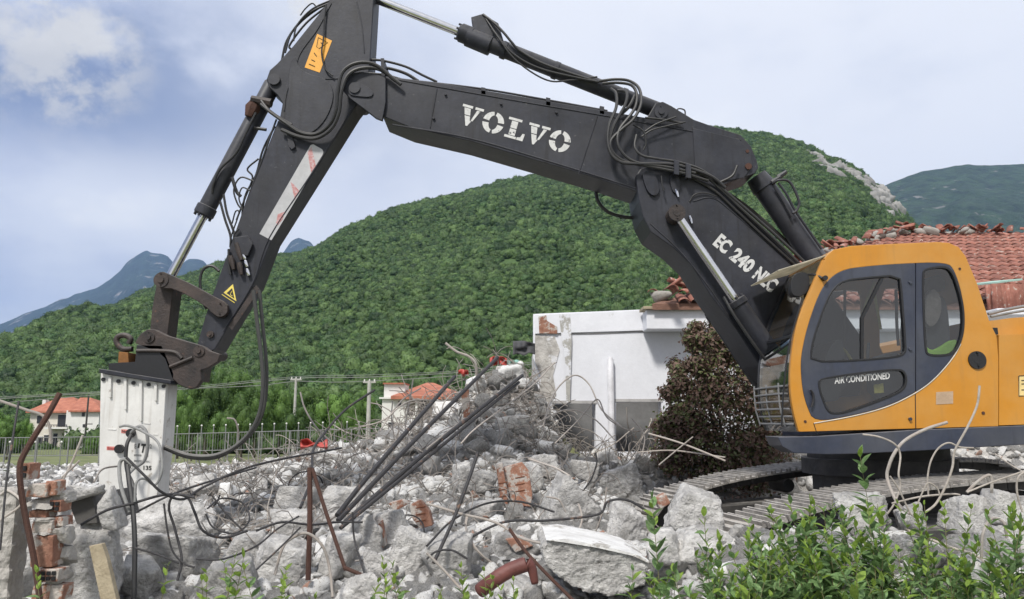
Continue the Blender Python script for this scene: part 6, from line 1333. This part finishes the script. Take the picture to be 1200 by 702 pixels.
 ([(1205, 550, 4.4), (1193, 560, 4.4), (1192, 578, 4.4), (1198, 600, 4.4)], .012, mat('pale dusty wire'), 'curved pale wire end at the very right edge'), ([(1150, 655, 4.2), (1152, 625, 4.2), (1162, 608, 4.25), (1176, 612, 4.2), (1180, 630, 4.2)], .008, steel_dust, 'dark wire hoop in front of the round boulder'),
 ([(1060, 620, 4.5), (1110, 640, 4.4), (1150, 655, 4.4), (1170, 690, 4.3)], .008, steel_dust, 'long low wire bowed through the right leaves'), ([(0, 645, 4.2), (8, 560, 4.3), (14, 520, 4.4), (22, 470, 4.5)], .006, steel_dark, 'thin dark wire rising at the left edge'),
 ([(-5, 468, 5), (30, 480, 5), (50, 487, 5), (58, 500, 5), (60, 520, 5)], .009, steel_dust, 'pale wire bending down across the cream house'), ([(70, 570, 5), (85, 540, 5), (97, 510, 5)], .007, steel_dust, 'thin wire standing right of the brick column'), ([(72, 560, 5), (85, 548, 5), (93, 540, 5)], .007, steel_dust, 'short thin wire beside the brick column top'),
 ([(0, 610, 4.4), (25, 590, 4.4), (10, 575, 4.5), (0, 580, 4.5)], .007, steel_dust, 'curled wire over the slab at the left edge'), ([(110, 565, 5.6), (120, 550, 5.8), (140, 546, 6.2)], .007, steel_dust, 'thin wire touching the left side of the breaker')]
for pts, r_w, m, lb_ in RB:
    if m is MATS.get('pale dusty wire'): r_w *= .46
    o = obj('steel_bar' if r_w > .009 else 'wire', *tube(catmull([P(*q) for q in pts], 7), r_w, 8), m); tag(smooth_sides(o), lb_, 'bar' if r_w > .009 else 'wire')
def curly(p, L_, r0, bend=.5, up=.25):
    pts = [Vector(p)]; d = Vector((r0.gauss(0, 1), r0.gauss(0, .6), r0.uniform(-.1, 1) * up * 4)).normalized(); curl = Vector((r0.gauss(0, 1), r0.gauss(0, 1), r0.gauss(0, 1))) * bend; st = L_ / 9
    for _ in range(9):
        d = (d + curl.cross(d) * .35 + Vector((r0.gauss(0, .12), r0.gauss(0, .12), r0.gauss(0, .12) - .05))).normalized(); q = pts[-1] + d * st
        g = float(H0(q.x, q.y)) + .03
        if q.z < g: q.z = g; d.z = abs(d.z) * .5
        pts.append(q)
    return pts
r_ = random.Random(99); WZ = [('dusty bent wire sticking out of the heap below the building corner', 440, 650, 430, 550, 70, .9), ('dusty bent wire in the tangle right of the breaker', 190, 400, 530, 640, 36, .7), ('bent wire among the middle blocks', 400, 760, 560, 680, 36, .6), ('dusty wire before the window openings of the building', 640, 790, 470, 550, 34, .9), ('pale bent wire between the right hand leaves and rocks', 1030, 1200, 560, 660, 14, .5)]
for lb_, x0, x1, y0, y1, n_, L_ in [z if z[5] > 14 else z[:5] + (3, .4) for z in WZ]:
    for k in range(n_):
        g = hit(r_.uniform(x0, x1), r_.uniform(y0, y1)); Y = min(g.y, 12.6); p = Vector((g.x * Y / g.y, Y, 0)); p.z = float(H0(p.x, p.y)) - .02
        pts = curly(p, L_ * r_.uniform(.5, 1.4), r_); m = r_.choice([steel_dust, steel_dust, steel_dark if 'right of' in lb_ or 'middle' in lb_ else steel_dust])
        o = obj('bent_wire', *tube(catmull(pts, 3), r_.choice([.005, .007, .009]), 5, False), m); tag(smooth_sides(o), lb_, 'wire', 'wires: ' + lb_)
mb = MB()
for k in range(1500):
    x0, x1, y0, y1 = r_.choice([(430, 660, 430, 560), (470, 640, 430, 540), (190, 420, 520, 600), (360, 520, 500, 600), (640, 790, 490, 560), (400, 760, 540, 640), (160, 380, 560, 660)]); g = hit(r_.uniform(x0, x1), r_.uniform(y0, y1)); Y = min(g.y, 12.6)
    p = Vector((g.x * Y / g.y, Y, 0)); p.z = float(H0(p.x, p.y)); mb.add(*tube(curly(p, r_.uniform(.3, 1.0), r_, r_.uniform(.3, .9), r_.choice([.1, .25, .45])), .0030 + .00022 * Y, 4, False))
tag(mb.obj('wire_tangle', steel_dust), 'tangle of countless thin dusty wires woven through the heap', 'wire tangle', kind='stuff')

# ------------------------------------------------------------ leafy shoots in front
def leaf_geo(L_, W_, bend, fold):
    V = []; F = []; n = 6
    for i in range(n + 1):
        t = i / n; w_ = W_ * (math.sin(math.pi * t ** .85) ** .9 if 0 < t < 1 else .03); z = -bend * t * t * L_; x = t * L_
        V += [(x, -w_, z + fold * w_), (x, 0, z), (x, w_, z + fold * w_)]
    for i in range(n):
        a = i * 3; F += [(a, a + 3, a + 4, a + 1), (a + 1, a + 4, a + 5, a + 2)]
    return V, F
lm = []
for mt in (leaf_priv, leaf_young):
    lm.append([mesh('leaf', *leaf_geo(1., w_, b_, f_), mt, True) for w_, b_, f_ in ((.22, .25, .35), (.19, .5, .3), (.24, .10, .4), (.20, -.12, .35))])
def shoot(parent, basep, top, r0, nl, size, young=.12, ymin=-9):
    basep, top = Vector(basep), Vector(top); mid = (basep + top) / 2 + Vector((r0.gauss(0, .03), r0.gauss(0, .03), 0)); pts = catmull([basep, mid, top], 8)
    smooth_sides(obj('stem', *tube(pts, [.0035 - .0022 * i / (len(pts) - 1) for i in range(len(pts))], 5, False), twig, parent)); L_ = (top - basep).length; n = max(4, int(L_ / .042)); az = r0.uniform(0, 6.28); cnt = 0; size *= 1.45
    for i in range(n):
        t = (i + 1) / n; k = t * (len(pts) - 1); a = pts[min(int(k), len(pts) - 2)]; b = pts[min(int(k) + 1, len(pts) - 1)]; p = a.lerp(b, k - int(k) if int(k) < len(pts) - 1 else 1)
        az += 1.57 + r0.gauss(0, .15)
        if PX(p)[1] > 725: continue
        for s in (0, math.pi):
            el = R(r0.uniform(5, 45)) + t ** 6 * .7; sz = size * (1. - .45 * t ** 4) * r0.uniform(.7, 1.25)
            isy = r0.random() < young + .5 * (t > .88)
            M = Matrix.Translation(p) @ Euler((r0.gauss(0, .3), -el, az + s + r0.gauss(0, .3)), 'XYZ').to_matrix().to_4x4() @ Matrix.Scale(sz, 4)
            inst('leaf', lm[1 if isy else 0][r0.randrange(4)], M, parent); cnt += 1
            if cnt > nl: return
r_ = random.Random(12)
PL = [(1015, 536, 4.2, 1, .02, .075, 'tallest single shoot rising before the slewing ring'), (966, 590, 4.1, 5, .16, .065, 'leafy shoots left of the tallest shoot'), (925, 588, 4.3, 4, .14, .065, 'leafy shoots in front of the near track middle'), (1040, 596, 4.1, 5, .17, .065, 'leafy shoots right of the tallest shoot'),
      (880, 640, 4.0, 5, .16, .062, 'low leafy clump below the near track front'), (905, 618, 4.4, 4, .12, .06, 'leafy shoots before the near track shoes'), (1000, 640, 3.8, 6, .20, .065, 'dense leafy clump at the bottom under the tallest shoot'), (945, 650, 3.8, 6, .18, .065, 'dense leafy clump at the bottom left of centre right'),
      (1060, 640, 3.9, 5, .18, .062, 'leafy clump at the bottom between curled wires'), (1098, 592, 4.3, 3, .08, .05, 'young yellow green shoot before the tall pale wire'), (1105, 640, 4.0, 5, .16, .06, 'leafy clump below the wide pale boulder'), (1150, 640, 3.9, 4, .16, .06, 'leafy clump left of the round boulder'),
      (1192, 600, 3.8, 3, .08, .065, 'shoots cut by the right edge'), (1175, 668, 3.7, 5, .16, .06, 'leafy clump in the bottom right corner'), (835, 668, 3.9, 5, .16, .065, 'leafy clump before the white plastic pipe'), (800, 672, 3.8, 4, .13, .065, 'leafy clump at the bottom right of the largest slab'),
      (762, 585, 3.9, 1, .02, .072, 'tall shoot with drooping leaves before the largest slab end'), (826, 606, 4.0, 2, .08, .068, 'pair of shoots before the broad whitish boulder'), (738, 672, 3.8, 2, .08, .062, 'small shoots in front of the largest slab'), (850, 650, 4.1, 4, .14, .06, 'leafy shoots below the near track tip'),
      (268, 655, 3.9, 3, .06, .055, 'bright green shoots before the whitish boulder at the left'), (240, 676, 3.8, 2, .05, .05, 'small shoot left of the bright green shoots'), (322, 668, 3.9, 3, .07, .055, 'bright shoots below the rough boulder'), (350, 686, 3.8, 2, .05, .05, 'low sprig at the foot of the rusty post'),
      (438, 682, 3.9, 2, .06, .05, 'small sprig at the bottom left of the black bars'), (455, 660, 4.0, 2, .05, .052, 'bright sprig under the large rough boulder'), (500, 676, 3.9, 2, .07, .05, 'sprig before the dusty block'), (560, 660, 4.0, 3, .07, .05, 'feathery sprig left of the bent red pipe'), (598, 680, 3.8, 2, .05, .05, 'low sprig in front of the bent red pipe'), (192, 664, 4.0, 1, .03, .05, 'tiny sprig between the cable and the rounded boulder'), (45, 672, 4.1, 1, .03, .05, 'tiny sprig at the foot of the brick column')]
for px, py, Y, n_, sp, ls, lb_ in PL:
    tp_ = P(px, py, Y); b0 = Vector((tp_.x, Y, float(H0(tp_.x, Y)) * .9)); t = empty('leafy_shoots', b0, lb_, 'plant', 'leafy shoots growing in front of the rubble')
    left = px < 700
    for k in range(n_ if n_ < 3 or left else int(n_ * 2.2)):
        top = tp_ + Vector((r_.gauss(0, sp), r_.gauss(0, sp), -abs(r_.gauss(0, sp * .6)) if k else 0)); shoot(t, b0 + Vector((r_.gauss(0, sp * .5), r_.gauss(0, sp * .5), 0)), top, r_, 300 // (n_ if n_ < 3 or left else int(n_ * 2.2)), ls, .55 if left or 'yellow' in lb_ else .08)

# ------------------------------------------------------------ haze
hz = bpy.data.materials.new('haze'); hz.use_nodes = True; t = hz.node_tree; t.nodes.clear(); o_ = t.nodes.new('ShaderNodeOutputMaterial'); v_ = t.nodes.new('ShaderNodeVolumePrincipled')
v_.inputs['Color'].default_value = (.36, .58, 1.0, 1); v_.inputs['Density'].default_value = HAZE_D; v_.inputs['Anisotropy'].default_value = .2; t.links.new(v_.outputs[0], o_.inputs['Volume'])
if HAZE_D > 0:
    V, F = box(-8200, 8200, -90, 8400, -14, 1330); o = obj('haze', V, F, hz); tag(o, 'thin bluish air haze filling the valley', 'haze', kind='stuff')
